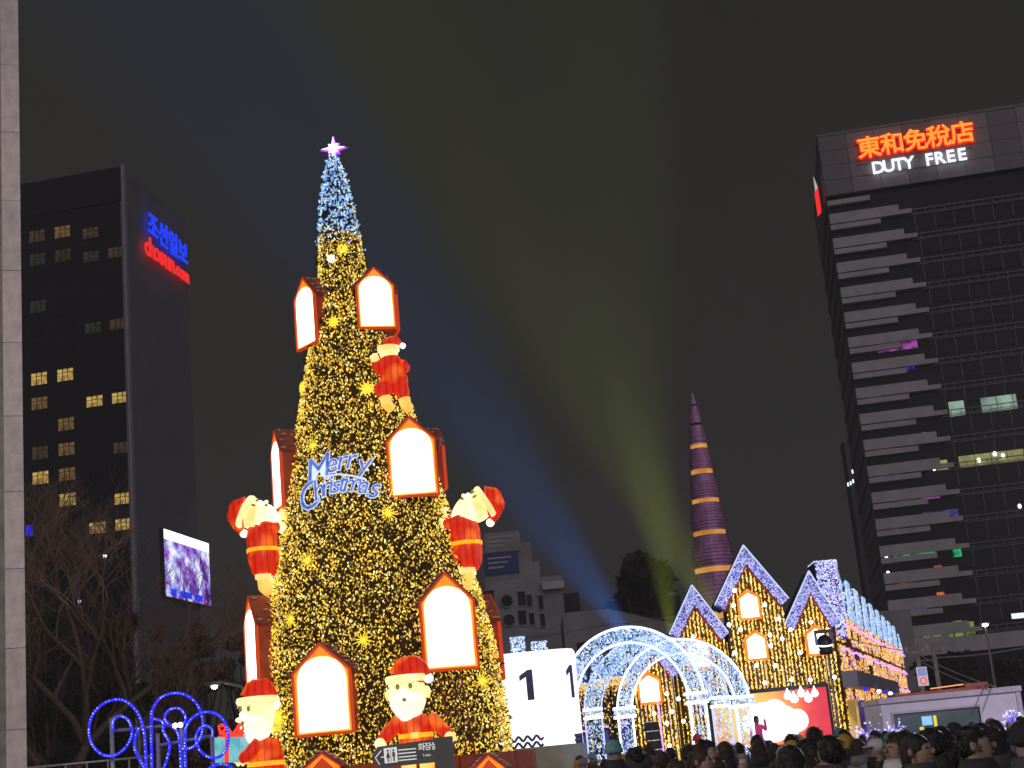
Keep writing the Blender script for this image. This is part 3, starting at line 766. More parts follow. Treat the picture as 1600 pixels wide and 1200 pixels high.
def lantern(px, py, wpx, hpx, yaw, label, depth=.8, gable=.27, arch=True, snow=True, k=1.0, Y=None, push=.0, small=False):
    """px,py = bottom centre of the front"""
    q = on_tree(px, py - hpx * .5, 1.0)
    Yf = (q.y - push) if Y is None else Y
    s = Yf / FPX * 1.0
    p = P(px, py, Yf)
    h = abs(P(px, py, Yf).z - P(px - hpx * .09, py - hpx, Yf).z)
    w = wpx * s / max(.3, abs(math.cos(rad(yaw))))
    o = make_lantern(w, h, depth, h * gable, arch, snow, small)
    o.location = p; o.rotation_euler = (0, 0, rad(yaw))
    tag(o, label, 'house lantern', 'house shaped lanterns on the tree')
    return o
lantern(481, 541, 37, 105, -50, 'narrow looking glowing house lantern topmost on the dark outer side, above the blue lettering', .75, .27, push=.25)
lantern(590, 512, 58, 92, 16, 'topmost broad faced glowing house lantern directly above the climbing figure with its back turned', .95, .30, push=.75)
lantern(437, 795, 21, 120, -66, 'slim glowing house lantern beside the Merry Christmas letters, above the figure with the drooping cap', .9, .28, push=.1)
lantern(648, 774, 75, 120, 4, 'broad glowing house lantern level with the Merry Christmas letters', 1.0, .30, push=.55)
lantern(397, 1075, 27, 140, -64, 'slim glowing house lantern above the head of the figure holding the gift', 1.0, .30, push=.1)
lantern(508, 1146, 88, 138, -9, 'widest and lowest glowing house lantern at the centre of the tree', .9, .31, push=.5)
lantern(706, 1045, 80, 148, 14, 'big glowing house lantern above the bearded figure by the grey toilet sign', 1.0, .30, push=.55)
lantern(690, 768, 22, 95, 104, 'house lantern turned away with snowy roof beside the figure reaching from the tree', .9, .30, Y=34.6, k=1)
lantern(775, 1062, 30, 130, 104, 'house lantern turned away with snowy red roof next to the white drum', .9, .30, Y=34.8)
lantern(618, 522, 16, 80, 104, 'house lantern mostly hidden behind the topmost broad one', .6, .30, Y=34.3)
# red base with small dormers
BS = thing('round_wooden_wall', 'dark red round wooden base wall under the giant tree', 'wooden wall', (Xt(1.), YT, 0))
zbase = P(740, 1178, YT - 2.6).z
segs = 24
for i in range(segs):
    a0, a1 = 2 * math.pi * i / segs, 2 * math.pi * (i + 1) / segs - .012
    R1 = 3.0
    vs = [(R1 * math.cos(a), R1 * math.sin(a), z_) for z_ in (0, zbase) for a in (a0, a1)] + [((R1 - .25) * math.cos(a), (R1 - .25) * math.sin(a), z_) for z_ in (0, zbase) for a in (a0, a1)]
    MB().add(vs, [(0, 1, 3, 2), (5, 4, 6, 7), (2, 3, 7, 6), (0, 2, 6, 4), (1, 5, 7, 3)]).build('wall_panel', M['lantern_body'], BS)
for px, py, wp, lb in ((505, 1215, 52, 'small snow capped dormer lantern peeking up below the widest house lantern'), (766, 1218, 46, 'small snow capped dormer lantern on the red base beside the white drum')):
    Yq = 30.9
    o = make_lantern(wp / ppm(Yq), .46, .5, .26, False, True, True); o.location = P(px, py, Yq); tag(o, lb, 'house lantern', 'small dormer lanterns on the base')

# ------------------------------------------------------------------ Merry Christmas lettering
MC = thing('merry_christmas_lettering', 'blue and white glowing Merry Christmas lettering in two curved lines on the tree', 'lettering', (Xt(8), YT, 0))
def mc(chs, pts, sz):
    for ch, (px, py, rz, k) in zip(chs, pts):
        q = on_tree(px, py, 1.06); q.y -= .12
        yaw = math.atan2(q.x - Xt(q.z), -(q.y - YT)) * .5
        for mt_, off, dy, nm in ((M['neon_white'], .015, .03, 'letter_outline'), (M['neon_blue'], -.004, 0, 'letter')):
            me = text_mesh(ch, sz * k, .015, off, .35); me.materials.append(mt_)
            o = link(nm, me, MC, (q.x - MC.location.x, q.y - YT + dy, q.z)); o.rotation_euler = (math.pi / 2, rad(-rz), yaw * 0 + yaw)
mc('Merry', [(494, 738, 14, 1.25), (516, 727, 10, 1), (532, 722, 6, 1), (546, 720, 3, 1), (566, 727, 0, 1.1)], .62)
mc('Christmas', [(480, 783, 30, 1.35), (496, 769, 20, 1.1), (507, 764, 16, 1), (515, 761, 12, 1), (523, 760, 6, .95), (533, 757, 2, 1.1), (549, 757, 0, 1), (567, 760, -4, 1), (583, 765, -6, 1.15)], .56)
cap = MB(); cap.tube([MC_ - Vector((MC.location.x, YT, 0)) for MC_ in [on_tree(505, 745, 1.1), on_tree(528, 741, 1.1), on_tree(548, 743, 1.1), on_tree(570, 748, 1.1)]], .022, 5); cap.build('underline', M['neon_white'], MC)

# ------------------------------------------------------------------ glowing cloth figures
def rotm(x=0, y=0, z=0): return Matrix.Rotation(rad(z), 4, 'Z') @ Matrix.Rotation(rad(y), 4, 'Y') @ Matrix.Rotation(rad(x), 4, 'X')
def limb(root, name, pts, rs, m):
    mb = MB(); k = len(pts); pts = [Vector(p) for p in pts]
    # smooth chain with varying radius
    P2, R2 = [], []
    for i in range(k - 1):
        for s in range(4):
            t = s / 4; P2.append(pts[i].lerp(pts[i + 1], t)); R2.append(rs[i] + (rs[i + 1] - rs[i]) * t)
    P2.append(pts[-1]); R2.append(rs[-1])
    n = 12; vs = []; ref = Vector((0.1, .98, .15))
    for i, p in enumerate(P2):
        d = (P2[min(i + 1, len(P2) - 1)] - P2[max(i - 1, 0)]).normalized(); a = d.cross(ref)
        if a.length < .1: a = d.cross(Vector((1, 0, 0)))
        a.normalize(); b = d.cross(a)
        for j in range(n): t = 2 * math.pi * j / n; vs.append(p + (a * math.cos(t) + b * math.sin(t)) * R2[i])
    fs = [(i * n + j, i * n + (j + 1) % n, (i + 1) * n + (j + 1) % n, (i + 1) * n + j) for i in range(len(P2) - 1) for j in range(n)]
    fs += [tuple(range(n - 1, -1, -1)), tuple(range((len(P2) - 1) * n, len(P2) * n))]
    mb.add(vs, fs, 0, True); return mb.build(name, M[m], root)
def head_parts(root, c, s, R, hatdir=(.9, .0, .25), face=True):
    """bearded head centred at c, size s (half width), R = 4x4 rotation (face looks to local -y)"""
    T = Matrix.Translation(c) @ R
    def e(name, p, r, m, fn=None, mi=0, n=18, k=12):
        mb = MB(); mb.ell((0, 0, 0), r, n=n, k=k, fn=fn)
        mb.v = [tuple(T @ (Vector(v) * s + Vector(p) * s)) for v in mb.v]
        return mb.build(name, M[m], root)
    hd = e('head', (0, 0, .12), (.98, .92, 1.06), 'cream_cloth')
    def bf(q):
        if q.z < 0: q = Vector((q.x * (1 + q.z * .38), q.y * (1 + q.z * .25), q.z))
        return q
    e('beard', (0, -.16, -.52), (.98, .86, 1.12), 'beard', bf)
    for sx_ in (-1, 1): e('ear', (sx_ * 1.02, .05, .02), (.22, .14, .32), 'cream_cloth', n=10, k=8)
    if face:
        for sx_ in (-1, 1):
            e('eye', (sx_ * .34, -.90, .36), (.115, .07, .16), 'ink', n=10, k=6)
            e('moustache', (sx_ * .32, -.98, -.16), (.36, .16, .15), 'beard', n=10, k=6)
            mb = MB(); mb.tube([T @ (Vector((sx_ * .34 + .24 * math.cos(t), -.92, .36 + .26 * math.sin(t))) * s) for t in [rad(20 + 14 * i) for i in range(11)]], .028 * s, 5); mb.build('eyebrow', M['ink_soft'], root)
        e('nose', (0, -1.04, .08), (.19, .17, .17), 'pom', n=10, k=8)
        e('mouth', (0, -1.06, -.34), (.12, .08, .10), 'ink', n=8, k=6)
        mb = MB()
    def tf(q):
        return q
    # fur band and cap
    mb = MB(); mb.lathe([(.88, .62), (1.08, .58), (1.16, .76), (1.10, .95), (.92, .98)], 20)
    mb.v = [tuple(T @ (Vector(v) * s)) for v in mb.v]; mb.build('cap_band', M['cream_cloth'], root)
    hdv = Vector(hatdir)
    pts = [Vector((0, 0, .85)), Vector((0, 0, 1.25)) + hdv * .15, Vector((0, 0, 1.5)) + hdv * .5, Vector((0, 0, 1.35)) + hdv * .9, Vector((0, 0, 1.0)) + hdv * 1.2]
    rs = [1.0, .86, .58, .36, .2]
    limb(root, 'cap', [T @ (p * s) for p in pts], [r * s for r in rs], 'red_cloth')
    e('pompom', tuple(pts[-1] + Vector((0, 0, -.12))), (.27, .27, .27), 'pom', n=12, k=8)
def mitt(root, c, s, d=(0, 0, -1)):
    mb = MB(); d = Vector(d).normalized(); c = Vector(c)
    mb.ell(c, (s, s * .8, s)); a = d.cross(Vector((0, 1, 0))); a = a.normalized() if a.length > .01 else Vector((1, 0, 0))
    mb.ell(c + a * s * .75 + d * s * .2, (s * .42, s * .4, s * .55), n=10, k=8)
    for i, o_ in enumerate((-.5, -.12, .28)): mb.ell(c + d * s * .75 + a * s * o_, (s * .3, s * .35, s * .42), n=8, k=6)
    return mb.build('mitten', M['cream_cloth'], root)

# front standing figure, behind the toilet sign
Yf = 30.2; s = Yf / FPX
hc = P(637, 1084, Yf)
F1 = thing('lantern_figure', 'glowing bearded man figure in red coat facing the crowd behind the grey toilet sign', 'lantern figure', (hc.x + .1, Yf, 0))
z0 = hc.z; px_ = lambda a: a * s
head_parts(F1, (-.1, 0, z0), px_(29), rotm(0, 0, -6), (1.0, -.1, -.15))
tz = z0 - px_(34)
F1b = MB(); F1b.lathe([(px_(12), tz + px_(2)), (px_(23), tz - px_(3)), (px_(26), tz - px_(20)), (px_(25), tz - px_(30)), (px_(27), tz - px_(42)), (px_(33), tz - px_(48))], 20, mt=Matrix.Diagonal((1, .75, 1, 1))); F1b.build('coat', M['red_cloth'], F1)
MB().lathe([(px_(25.5), tz - px_(26)), (px_(27), tz - px_(26)), (px_(27), tz - px_(33)), (px_(26), tz - px_(33))], 20, mt=Matrix.Diagonal((1, .8, 1, 1))).build('belt', M['yellow_cloth'], F1)
MB().box(-px_(6), px_(6), -px_(24), -px_(20), tz - px_(34), tz - px_(25)).build('buckle', M['boot'], F1)
MB().lathe([(px_(20), tz - px_(45)), (px_(35), tz - px_(44)), (px_(36), tz - px_(49)), (px_(33), tz - px_(52)), (px_(18), tz - px_(52))], 20, mt=Matrix.Diagonal((1, .8, 1, 1))).build('coat_hem', M['hem'], F1)
for sx_ in (-1, 1):
    sh = Vector((sx_ * px_(22), 0, tz - px_(4))); el = Vector((sx_ * px_(38), -.05, tz - px_(20))); hd = Vector((sx_ * px_(50), -.25, tz - px_(32)))
    limb(F1, 'sleeve', [sh, el, hd], [px_(11), px_(11), px_(8.5)], 'red_cloth')
    mitt(F1, hd + Vector((sx_ * px_(3), -.05, -px_(5))), px_(8.5))
    limb(F1, 'trouser_leg', [(sx_ * px_(13), 0, tz - px_(50)), (sx_ * px_(14), 0, tz - px_(70))], [px_(12), px_(11)], 'yellow_cloth')
    limb(F1, 'boot', [(sx_ * px_(14), 0, tz - px_(68)), (sx_ * px_(14), -.02, tz - px_(84)), (sx_ * px_(15), -.25, tz - px_(88))], [px_(12), px_(11), px_(10)], 'boot')
# pedestal they stand on
def pedestal(x, y, z, label):
    b = thing('display_plinth', label, 'plinth', (x, y, 0))
    MB().lathe([(.0, z), (.48, z), (.55, z - .1), (.5, z - .12), (.5, .12), (.62, .1), (.62, 0)], 20).build('drum', M['lantern_body'], b)
    MB().lathe([(.51, z * .5), (.53, z * .5), (.53, z * .5 + .08), (.51, z * .5 + .08)], 20).build('trim', M['snow'], b)
pedestal(F1.location.x, Yf, max(.2, tz - px_(98)), 'round red plinth under the bearded figure behind the toilet sign')

# side standing figure with a gift
Yg = 31.5; s = Yg / FPX; hc = P(404, 1118, Yg)
F2 = thing('lantern_figure', 'glowing bearded man figure in profile holding a blue gift box beside the tree', 'lantern figure', (hc.x, Yg, 0), group=None)
head_parts(F2, (0, 0, hc.z), px_(29), rotm(0, 0, -42), (.6, .5, -.3))
tz = hc.z - px_(36)
MB().lathe([(px_(12), tz + px_(2)), (px_(22), tz - px_(3)), (px_(27), tz - px_(24)), (px_(28), tz - px_(44)), (px_(31), tz - px_(52))], 20, mt=Matrix.Translation((px_(8), 0, 0)) @ Matrix.Diagonal((1, .8, 1, 1))).build('coat', M['red_cloth'], F2)
MB().lathe([(px_(27), tz - px_(33)), (px_(29), tz - px_(33)), (px_(29.5), tz - px_(40)), (px_(28), tz - px_(40))], 20, mt=Matrix.Translation((px_(8), 0, 0)) @ Matrix.Diagonal((1, .82, 1, 1))).build('belt', M['yellow_cloth'], F2)
MB().lathe([(px_(18), tz - px_(50)), (px_(34), tz - px_(49)), (px_(35), tz - px_(55)), (px_(30), tz - px_(58)), (px_(18), tz - px_(58))], 20, mt=Matrix.Translation((px_(8), 0, 0)) @ Matrix.Diagonal((1, .82, 1, 1))).build('coat_hem', M['cream_cloth'], F2)
for dy in (-.26, .26):
    limb(F2, 'sleeve', [(px_(4), dy * 1.3, tz - px_(6)), (-px_(12), dy * 1.3 - .1, tz - px_(22)), (-px_(24), dy - .1, tz - px_(26))], [px_(11), px_(10), px_(8)], 'red_cloth')
    mitt(F2, (-px_(28), dy * .9 - .1, tz - px_(27)), px_(8), (-1, 0, 0))
    limb(F2, 'boot', [(px_(8), dy, tz - px_(56)), (px_(8), dy, tz - px_(80)), (px_(0), dy, tz - px_(86))], [px_(12), px_(11), px_(10)], 'boot')
pedestal(F2.location.x, Yg, max(.2, tz - px_(96)), 'round red plinth under the figure that holds the gift box')
gp = P(362, 1170, Yg - .1)
GF = thing('gift_box', 'light blue glowing gift box with red bow held by the bearded figure in profile', 'gift box', (gp.x, Yg - .15, gp.z - .27), (0, rad(4), rad(-12)))
MB().box(-.28, .28, -.25, .25, 0, .50).build('box', M['gift'], GF)
MB().box(-.045, .045, -.262, -.252, 0, .51).box(-.292, -.282, -.05, .05, 0, .51).box(-.3, .3, -.05, .05, .505, .53).build('ribbon', M['bow'], GF)
for sx_ in (-1, 1):
    mb = MB(); mb.tube([(0, 0, .54), (sx_ * .16, 0, .74), (sx_ * .30, 0, .72), (sx_ * .27, 0, .58), (0, 0, .54)], .035, 7); mb.build('bow_loop', M['bow'], GF)
    mb = MB(); mb.tube([(sx_ * .20 + .07 * math.cos(t), -.06, .68 + .07 * math.sin(t)) for t in [i * .7 for i in range(10)]], .03, 6); mb.build('bow_loop', M['bow'], GF)

# the two figures climbing at mid height, seen from the side; d = +1: tree is to the right
def climber(hx, hy, bx, by, Y, d, label):
    s = Y / FPX; h = P(hx, hy, Y); b = P(bx, by, Y)
    R = thing('lantern_figure', label, 'lantern figure', (b.x, Y, b.z))
    q = lambda a: a * s
    hd = Vector((h.x - b.x, 0, h.z - b.z))
    # head tipped back, looking up and towards the tree
    HR = Matrix.Rotation(rad(d * -62), 4, 'Y') @ Matrix.Rotation(rad(d * 55), 4, 'Z')
    head_parts(R, hd, q(25), HR, tuple(HR.to_3x3().transposed() @ Vector((-.1 * d, 0, -1.15))), face=True)
    mb = MB(); mb.lathe([(q(10), q(44)), (q(20), q(40)), (q(25), q(20)), (q(24), q(2)), (q(25), -q(14)), (q(21), -q(32)), (q(15), -q(42))], 20, mt=Matrix.Rotation(rad(-2), 4, 'Y')); mb.build('coat', M['red_cloth'], R)
    MB().lathe([(q(24.3), q(3)), (q(26), q(3)), (q(26), -q(3)), (q(24.3), -q(3))], 20).build('belt', M['yellow_cloth'], R)
    for dy in (-.22, .25):
        limb(R, 'sleeve', [(d * q(6), dy, q(34)), (d * q(20), dy * 1.5, q(46 if dy > 0 else 30)), (d * q(28), dy, q(50 if dy > 0 else 32))], [q(11), q(9), q(8)], 'red_cloth')
        mitt(R, (d * q(31), dy, q(56 if dy > 0 else 32)), q(9), (d, 0, .4))
        limb(R, 'boot_cuff', [(d * q(1), dy, -q(40)), (d * q(1), dy, -q(47))], [q(13), q(13)], 'cream_cloth')
        limb(R, 'boot', [(d * q(1), dy, -q(46)), (d * q(2), dy, -q(60)), (d * q(10), dy, -q(68))], [q(10), q(10), q(9)], 'boot')
    return R
climber(402, 808, 411, 860, 33.2, 1, 'glowing figure in red with drooping cap climbing the tree above a slim house lantern')
climber(742, 795, 728, 850, 33.4, -1, 'glowing figure in red with drooping cap climbing the tree toward the white number box side')
# upper climber with the back turned
Yu = 32.6; s = Yu / FPX; b = P(614, 590, Yu)
F5 = thing('lantern_figure', 'glowing figure in red seen from behind climbing a ladder below the topmost broad house lantern', 'lantern figure', (b.x, Yu, b.z))
q = lambda a: a * s
limb(F5, 'coat', [(-q(2), 0, q(34)), (-q(1), 0, q(12)), (q(2), .0, -q(8)), (q(3), 0, -q(16))], [q(15), q(21), q(23), q(21)], 'red_cloth')
MB().ell((-q(4), .05, q(42)), (q(15), q(13), q(13))).build('head', M['cream_cloth'], F5)
MB().lathe([(q(13), q(44)), (q(18), q(44)), (q(18), q(52)), (q(12), q(53))], 18, mt=Matrix.Translation((-q(4), 0, 0))).build('cap_band', M['cream_cloth'], F5)
limb(F5, 'cap', [(-q(4), 0, q(50)), (-q(2), 0, q(60)), (q(8), -.02, q(64)), (q(18), -.05, q(54))], [q(12), q(9), q(6), q(3)], 'red_cloth')
MB().ell((q(20), -.08, q(50)), (q(5),) * 3).build('pompom', M['pom'], F5)
limb(F5, 'sleeve', [(-q(12), -.05, q(26)), (-q(24), -.1, q(14)), (-q(26), -.15, q(26))], [q(9), q(8), q(6)], 'red_cloth'); mitt(F5, (-q(26), -.18, q(32)), q(7), (0, 0, 1))
limb(F5, 'sleeve', [(q(12), .15, q(24)), (q(20), .3, q(20)), (q(16), .4, q(32))], [q(9), q(8), q(6)], 'red_cloth')
limb(F5, 'trouser_leg', [(-q(4), -.08, -q(14)), (-q(20), -.22, -q(22)), (-q(14), -.2, -q(34))], [q(14), q(12), q(9)], 'red_cloth')
limb(F5, 'trouser_leg', [(q(10), 0, -q(14)), (q(14), -.1, -q(28)), (q(15), -.1, -q(38))], [q(14), q(12), q(9)], 'red_cloth')
limb(F5, 'boot', [(-q(14), -.2, -q(34)), (-q(12), -.2, -q(46)), (-q(5), -.25, -q(56))], [q(10), q(9), q(8)], 'boot')
limb(F5, 'boot', [(q(16), -.1, -q(38)), (q(18), -.1, -q(50)), (q(24), -.15, -q(56))], [q(10), q(9), q(8)], 'boot')
def ladder(pts_l, pts_r, n, label, off=1.06, r=.018):
    a0, a1 = on_tree(*pts_l[0], off), on_tree(*pts_l[1], off); b0, b1 = on_tree(*pts_r[0], off), on_tree(*pts_r[1], off)
    L = thing('ladder', label, 'ladder', a1)
    rel = lambda v: v - a1
    MB().tube([rel(a0), rel(a1)], r, 6).build('rail', M['lantern_roof'], L); MB().tube([rel(b0), rel(b1)], r, 6).build('rail', M['lantern_roof'], L)
    for i in range(n):
        t = (i + .6) / n; MB().tube([rel(a0.lerp(a1, t)), rel(b0.lerp(b1, t))], r * .8, 5).build('rung', M['lantern_roof'], L)
M['lantern_roof_l'] = mat('ladder_wood', (.35, .16, .1), .7)
ladder(((583, 534), (593, 610)), ((598, 533), (606, 606)), 5, 'small reddish ladder beside the upper climbing figure')
ladder(((683, 1050), (716, 1195)), ((718, 1045), (745, 1190)), 6, 'reddish ladder leaning on the tree beside the bearded figure by the toilet sign')

# ================================================================== TOILET SIGN (grey arrow on a post)
Yp = 20.; s = Yp / FPX
pa = P(585, 1182, Yp); pb = P(704, 1168, Yp)
TS = thing('toilet_signpost', 'grey arrow shaped toilet direction sign on a shiny round post in front of the tree', 'signpost', (P(697, 1180, Yp).x, Yp, 0))
LP_ = lambda px, py: (P(px, py, Yp).x - TS.location.x, P(px, py, Yp).z)
poly = [LP_(583, 1182), LP_(590, 1199), LP_(702, 1193), LP_(699, 1152), LP_(592, 1166)]
poly = [LP_(580, 1184), LP_(592, 1200), LP_(690, 1190), LP_(684, 1154), LP_(590, 1167)]
MB().prism(poly, -.03, .03).build('arrow_board', M['sign_grey'], TS)
cz = P(697, 1156, Yp).z
MB().box(-.13, .10, -.05, .05, cz - .52, cz + .04).build('mounting_box', M['sign_grey'], TS)
MB().tube([(0.04, 0, 0), (.04, 0, cz + .02)], .045, 14).build('post', M['grey_steel'], TS)
x_, z_ = LP_(611, 1180); th = rad(0)
tw = Matrix.Translation((x_, -.032, z_)) @ Matrix.Rotation(-rad(1), 4, 'Y')
MB().box(-.085, .085, -.004, .0, -.095, .095, mt=tw).build('pictogram_panel', M['sign_white'], TS)
for dx in (-.035, .038):
    mb = MB(); mb.ell((dx, -.008, .06), (.014, .004, .014), n=10, k=6); mb.prism([(dx - .02, -.02), (dx + .02, -.02), (dx + .014, .04), (dx - .014, .04)] if dx > 0 else [(dx - .028, -.03), (dx + .028, -.03), (dx + .008, .04), (dx - .008, .04)], -.010, -.005); mb.box(dx - .012, dx - .002, -.010, -.005, -.08, -.021 if dx > 0 else -.031); mb.box(dx + .003, dx + .012, -.010, -.005, -.08, -.021 if dx > 0 else -.031)
    mb.v = [tuple(tw @ Vector(v)) for v in mb.v]; mb.build('pictogram', M['sign_grey'], TS)
MB().box(-.003, .003, -.009, -.005, -.08, .08, mt=tw).build('pictogram_divider', M['sign_grey'], TS)
for ch, px, py in (('화', 659, 1168), ('장', 669, 1167), ('실', 679, 1166)):
    x_, z_ = LP_(px, py); letter(ch, .105, M['sign_white'], TS, (x_, -.036, z_), extrude=.002, offset=.001)
x_, z_ = LP_(667, 1180); letter('Toilet', .045, M['sign_white'], TS, (x_, -.036, z_), extrude=.002)
for i, (px, py) in enumerate(((637, 1171), (637, 1176.5), (638, 1182), (638, 1187))):
    x_, z_ = LP_(px, py); MB().box(x_ - .12, x_ + .11, -.036, -.031, z_ - .006, z_ + .008).build('text_line', M['sign_white'], TS)
pts = [LP_(596, 1173), LP_(587, 1184), LP_(594, 1195)]
MB().tube([(a, -.035, b) for a, b in pts], .008, 5).build('arrow_head', M['sign_white'], TS)
x_, z_ = LP_(599, 1183); MB().box(x_ - .03, x_ + .03, -.036, -.031, z_ - .006, z_ + .006).build('text_line', M['sign_white'], TS)

# ================================================================== WHITE DRUM with number 11
Yd = 38.; s = Yd / FPX
pL = P(783, 1022, Yd); pR = P(866, 1012, Yd)
zT = pL.z; zBm = P(800, 1170, Yd).z
WD = thing('white_number_box', 'tall glowing white box printed with navy number one and wavy lines on each side', 'light box', (P(866, 1100, Yd).x - .0, Yd, 0), (0, 0, rad(-4)))
def rrect(x0, x1, y0, y1, r, n=6):
    pts = []
    for cx, cy_, a in ((x1 - r, y0 + r, -90), (x1 - r, y1 - r, 0), (x0 + r, y1 - r, 90), (x0 + r, y0 + r, 180)):
        for i in range(n + 1): t = rad(a + 90 * i / n); pts.append((cx + r * math.cos(t), cy_ + r * math.sin(t)))
    return pts
def slab(mb, plan, z0, z1, mi=0):
    n = len(plan); vs = [(x, y, z0) for x, y in plan] + [(x, y, z1) for x, y in plan]
    mb.add(vs, [(i, (i + 1) % n, (i + 1) % n + n, i + n) for i in range(n)] + [tuple(range(2 * n - 1, n - 1, -1))[::-1], tuple(range(n - 1, -1, -1))], mi); return mb
wF = 2.05; dS = 2.1
rotS = rad(-62)
# front face runs to the left of the corner; side face recedes to the right
slab(MB(), rrect(-wF + .05, .55, 0, dS, .5), zBm, zT).build('lit_wall', M['drum'], WD)
slab(MB(), rrect(-wF + .0, .60, -.05, dS + .05, .5), 0, zBm - .01).build('base', M['drum_base'], WD)
def on_box(px, py, off=-.012):
    u, z_ = local_hit(WD.location, rad(-4), px, py, off); return u, z_
u, z_ = on_box(828, 1070)
MB().prism([(u - .085, z_ - .37), (u + .085, z_ - .37), (u + .085, z_ + .37), (u - .03, z_ + .37), (u - .25, z_ + .24), (u - .25, z_ + .11), (u - .085, z_ + .20)], -.02, -.004).build('numeral', M['navy'], WD)
def wave(u0, u1, z_, y_, n, amp, m=None, r=.022):
    return [(u0 + (u1 - u0) * i / (n * 8), y_, z_ + amp * math.sin(2 * math.pi * i / 8)) for i in range(n * 8 + 1)]
for py in (1157, 1167):
    u0, z_ = on_box(793, py); u1, _ = on_box(849, py - 6)
    MB().tube(wave(u0, u1, z_, -.015, 4, .055), .033, 5).build('wave_line', M['navy'], WD)
# markings that wrap the rounded corner
def corner_pt(t, r=.515):
    """t = angle in degrees from facing the camera (0) to facing right (90)"""
    a = rad(-90 + t); return (.05 + r * math.cos(a), .5 + r * math.sin(a))
one = MB()
zc = on_box(868, 1066)[1]; hh = .40
a0, a1 = corner_pt(50), corner_pt(64); a2 = corner_pt(38)
for (x0, y0), (x1, y1), za, zb_ in ((a0, a1, zc - hh, zc + hh),):
    one.add([(x0, y0, za), (x1, y1, za), (x1, y1, zb_), (x0, y0, zb_), (x0 * .97, y0 + .05, za), (x1 * .97, y1 + .05, za), (x1 * .97, y1 + .05, zb_), (x0 * .97, y0 + .05, zb_)], [(0, 1, 2, 3), (4, 7, 6, 5), (3, 2, 6, 7), (0, 4, 5, 1), (0, 3, 7, 4), (1, 5, 6, 2)])
a3 = corner_pt(36, .53); a4 = corner_pt(50, .53)
one.add([(*a4, zc + hh), (*a4, zc + hh - .16), (*a3, zc + hh - .28), (*a3, zc + hh - .14)], [(0, 3, 2, 1)])
one.build('numeral', M['navy'], WD)
for dz in (1153, 1161):
    zc2 = on_box(868, dz)[1]; pts = []
    for i in range(33): x0, y0 = corner_pt(48 + 40 * i / 32.); pts.append((x0, y0, zc2 + .055 * math.sin(i * math.pi / 3)))
    MB().tube(pts, .034, 5).build('wave_line', M['navy'], WD)

# ================================================================== LED ARCHES
M['post_white'] = mat('arch_frame', (.5, .5, .55), .5)
def net_bulbs(root, fn, n, cols, w, size, name='fairy_lights'):
    pts = np.array([fn() for _ in range(n)]); return bulbs(name, pts, rng.uniform(size * .7, size * 1.2, n), palette(n, cols, w, .5, 1.4), root)
BLUES = [(.22, .48, 1.), (.55, .82, 1.), (.95, 1., 1.1), (.12, .22, .8)]
def led_arch(xl, xr, ypk, ysp_l, ysp_r, Y, band, bright, label, depth=.45, rims=True, legs=(1, 1), capw=22, n=1700, base_py=1200):
    A, B = P(xl, ysp_l, Y), P(xr, ysp_r, Y); zsp = (A.z + B.z) / 2; cx = (A.x + B.x) / 2; hw = abs(B.x - A.x) / 2
    zt = P((xl + xr) / 2 - 4, ypk, Y).z; H_ = zt - zsp; bw = band / ppm(Y)
    R = thing('light_arch', label, 'light arch', (cx, Y, 0))
    def crv(t, k): return ((hw - bw * k) * math.cos(t), (H_ - bw * k) * math.sin(t))
    mT = M['tube_white'] if bright else M['tube_blue']
    for dy in (0, depth):
        for k in (0, 1):
            if not rims and dy == 0 and False: continue
            pts = [(crv(t, k)[0], dy, zsp + crv(t, k)[1]) for t in [math.pi * i / 36 for i in range(37)]]
            pts = [(pts[0][0], dy, 0)] + pts + [(pts[-1][0], dy, 0)]
            if rims or dy: MB().tube(pts, .032 if (bright and dy == 0) else .018, 6).build('rim_tube', M['tube_white'] if bright and dy == 0 else M['neon_white'], R)
    def pt():
        if random.random() < .70:
            t = random.uniform(0, math.pi); k = random.random(); x, z = crv(t, k); return (x, random.choice([0, 0, depth]) + random.uniform(-.02, .02), zsp + z)
        sgn = random.choice((-1, 1)); return (sgn * (hw - bw * random.random()), random.choice([0, 0, depth]), random.uniform(.3, zsp))
    net_bulbs(R, pt, n, BLUES, [4, 4, 2, 2], .021)
    def ptin():
        t = random.uniform(0, math.pi); k = 1; x, z = crv(t, k); return (x, random.uniform(0, depth), zsp + z)
    net_bulbs(R, ptin, n // 3, BLUES, [4, 3, 1, 3], .02)
    for sgn in (-1, 1):
        x0 = sgn * (hw - bw / 2); w = capw / ppm(Y)
        cp = MB(); slab(cp, rrect(x0 - w, x0 + w, -.16, depth + .16, .1, 3), zsp - .12, zsp - .04); slab(cp, rrect(x0 - w, x0 + w, -.16, depth + .16, .1, 3), zsp + .14, zsp + .22)
        cp.build('capital_rim', M['tube_white'], R)
        slab(MB(), rrect(x0 - w * .93, x0 + w * .93, -.12, depth + .12, .1, 3), zsp - .035, zsp + .135).build('capital', M['post_white'], R)
        net_bulbs(R, lambda: (x0 + random.uniform(-w, w), -.17, zsp + random.uniform(-.03, .13)), 60, BLUES, [1, 3, 5, 1], .024)
    return R
led_arch(876, 1102, 979, 1112, 1092, 45., 24, True, 'biggest white rimmed arch of lights, next to the glowing white box', capw=17, n=3200)
led_arch(966, 1172, 998, 1120, 1094, 47.5, 22, True, 'white rimmed arch of lights standing in front of the stage screen', capw=17, n=2900)
led_arch(914, 1140, 993, 1120, 1096, 50., 26, False, 'bluish arch of lights without thick rims behind the two white rimmed arches', capw=15, n=3600)

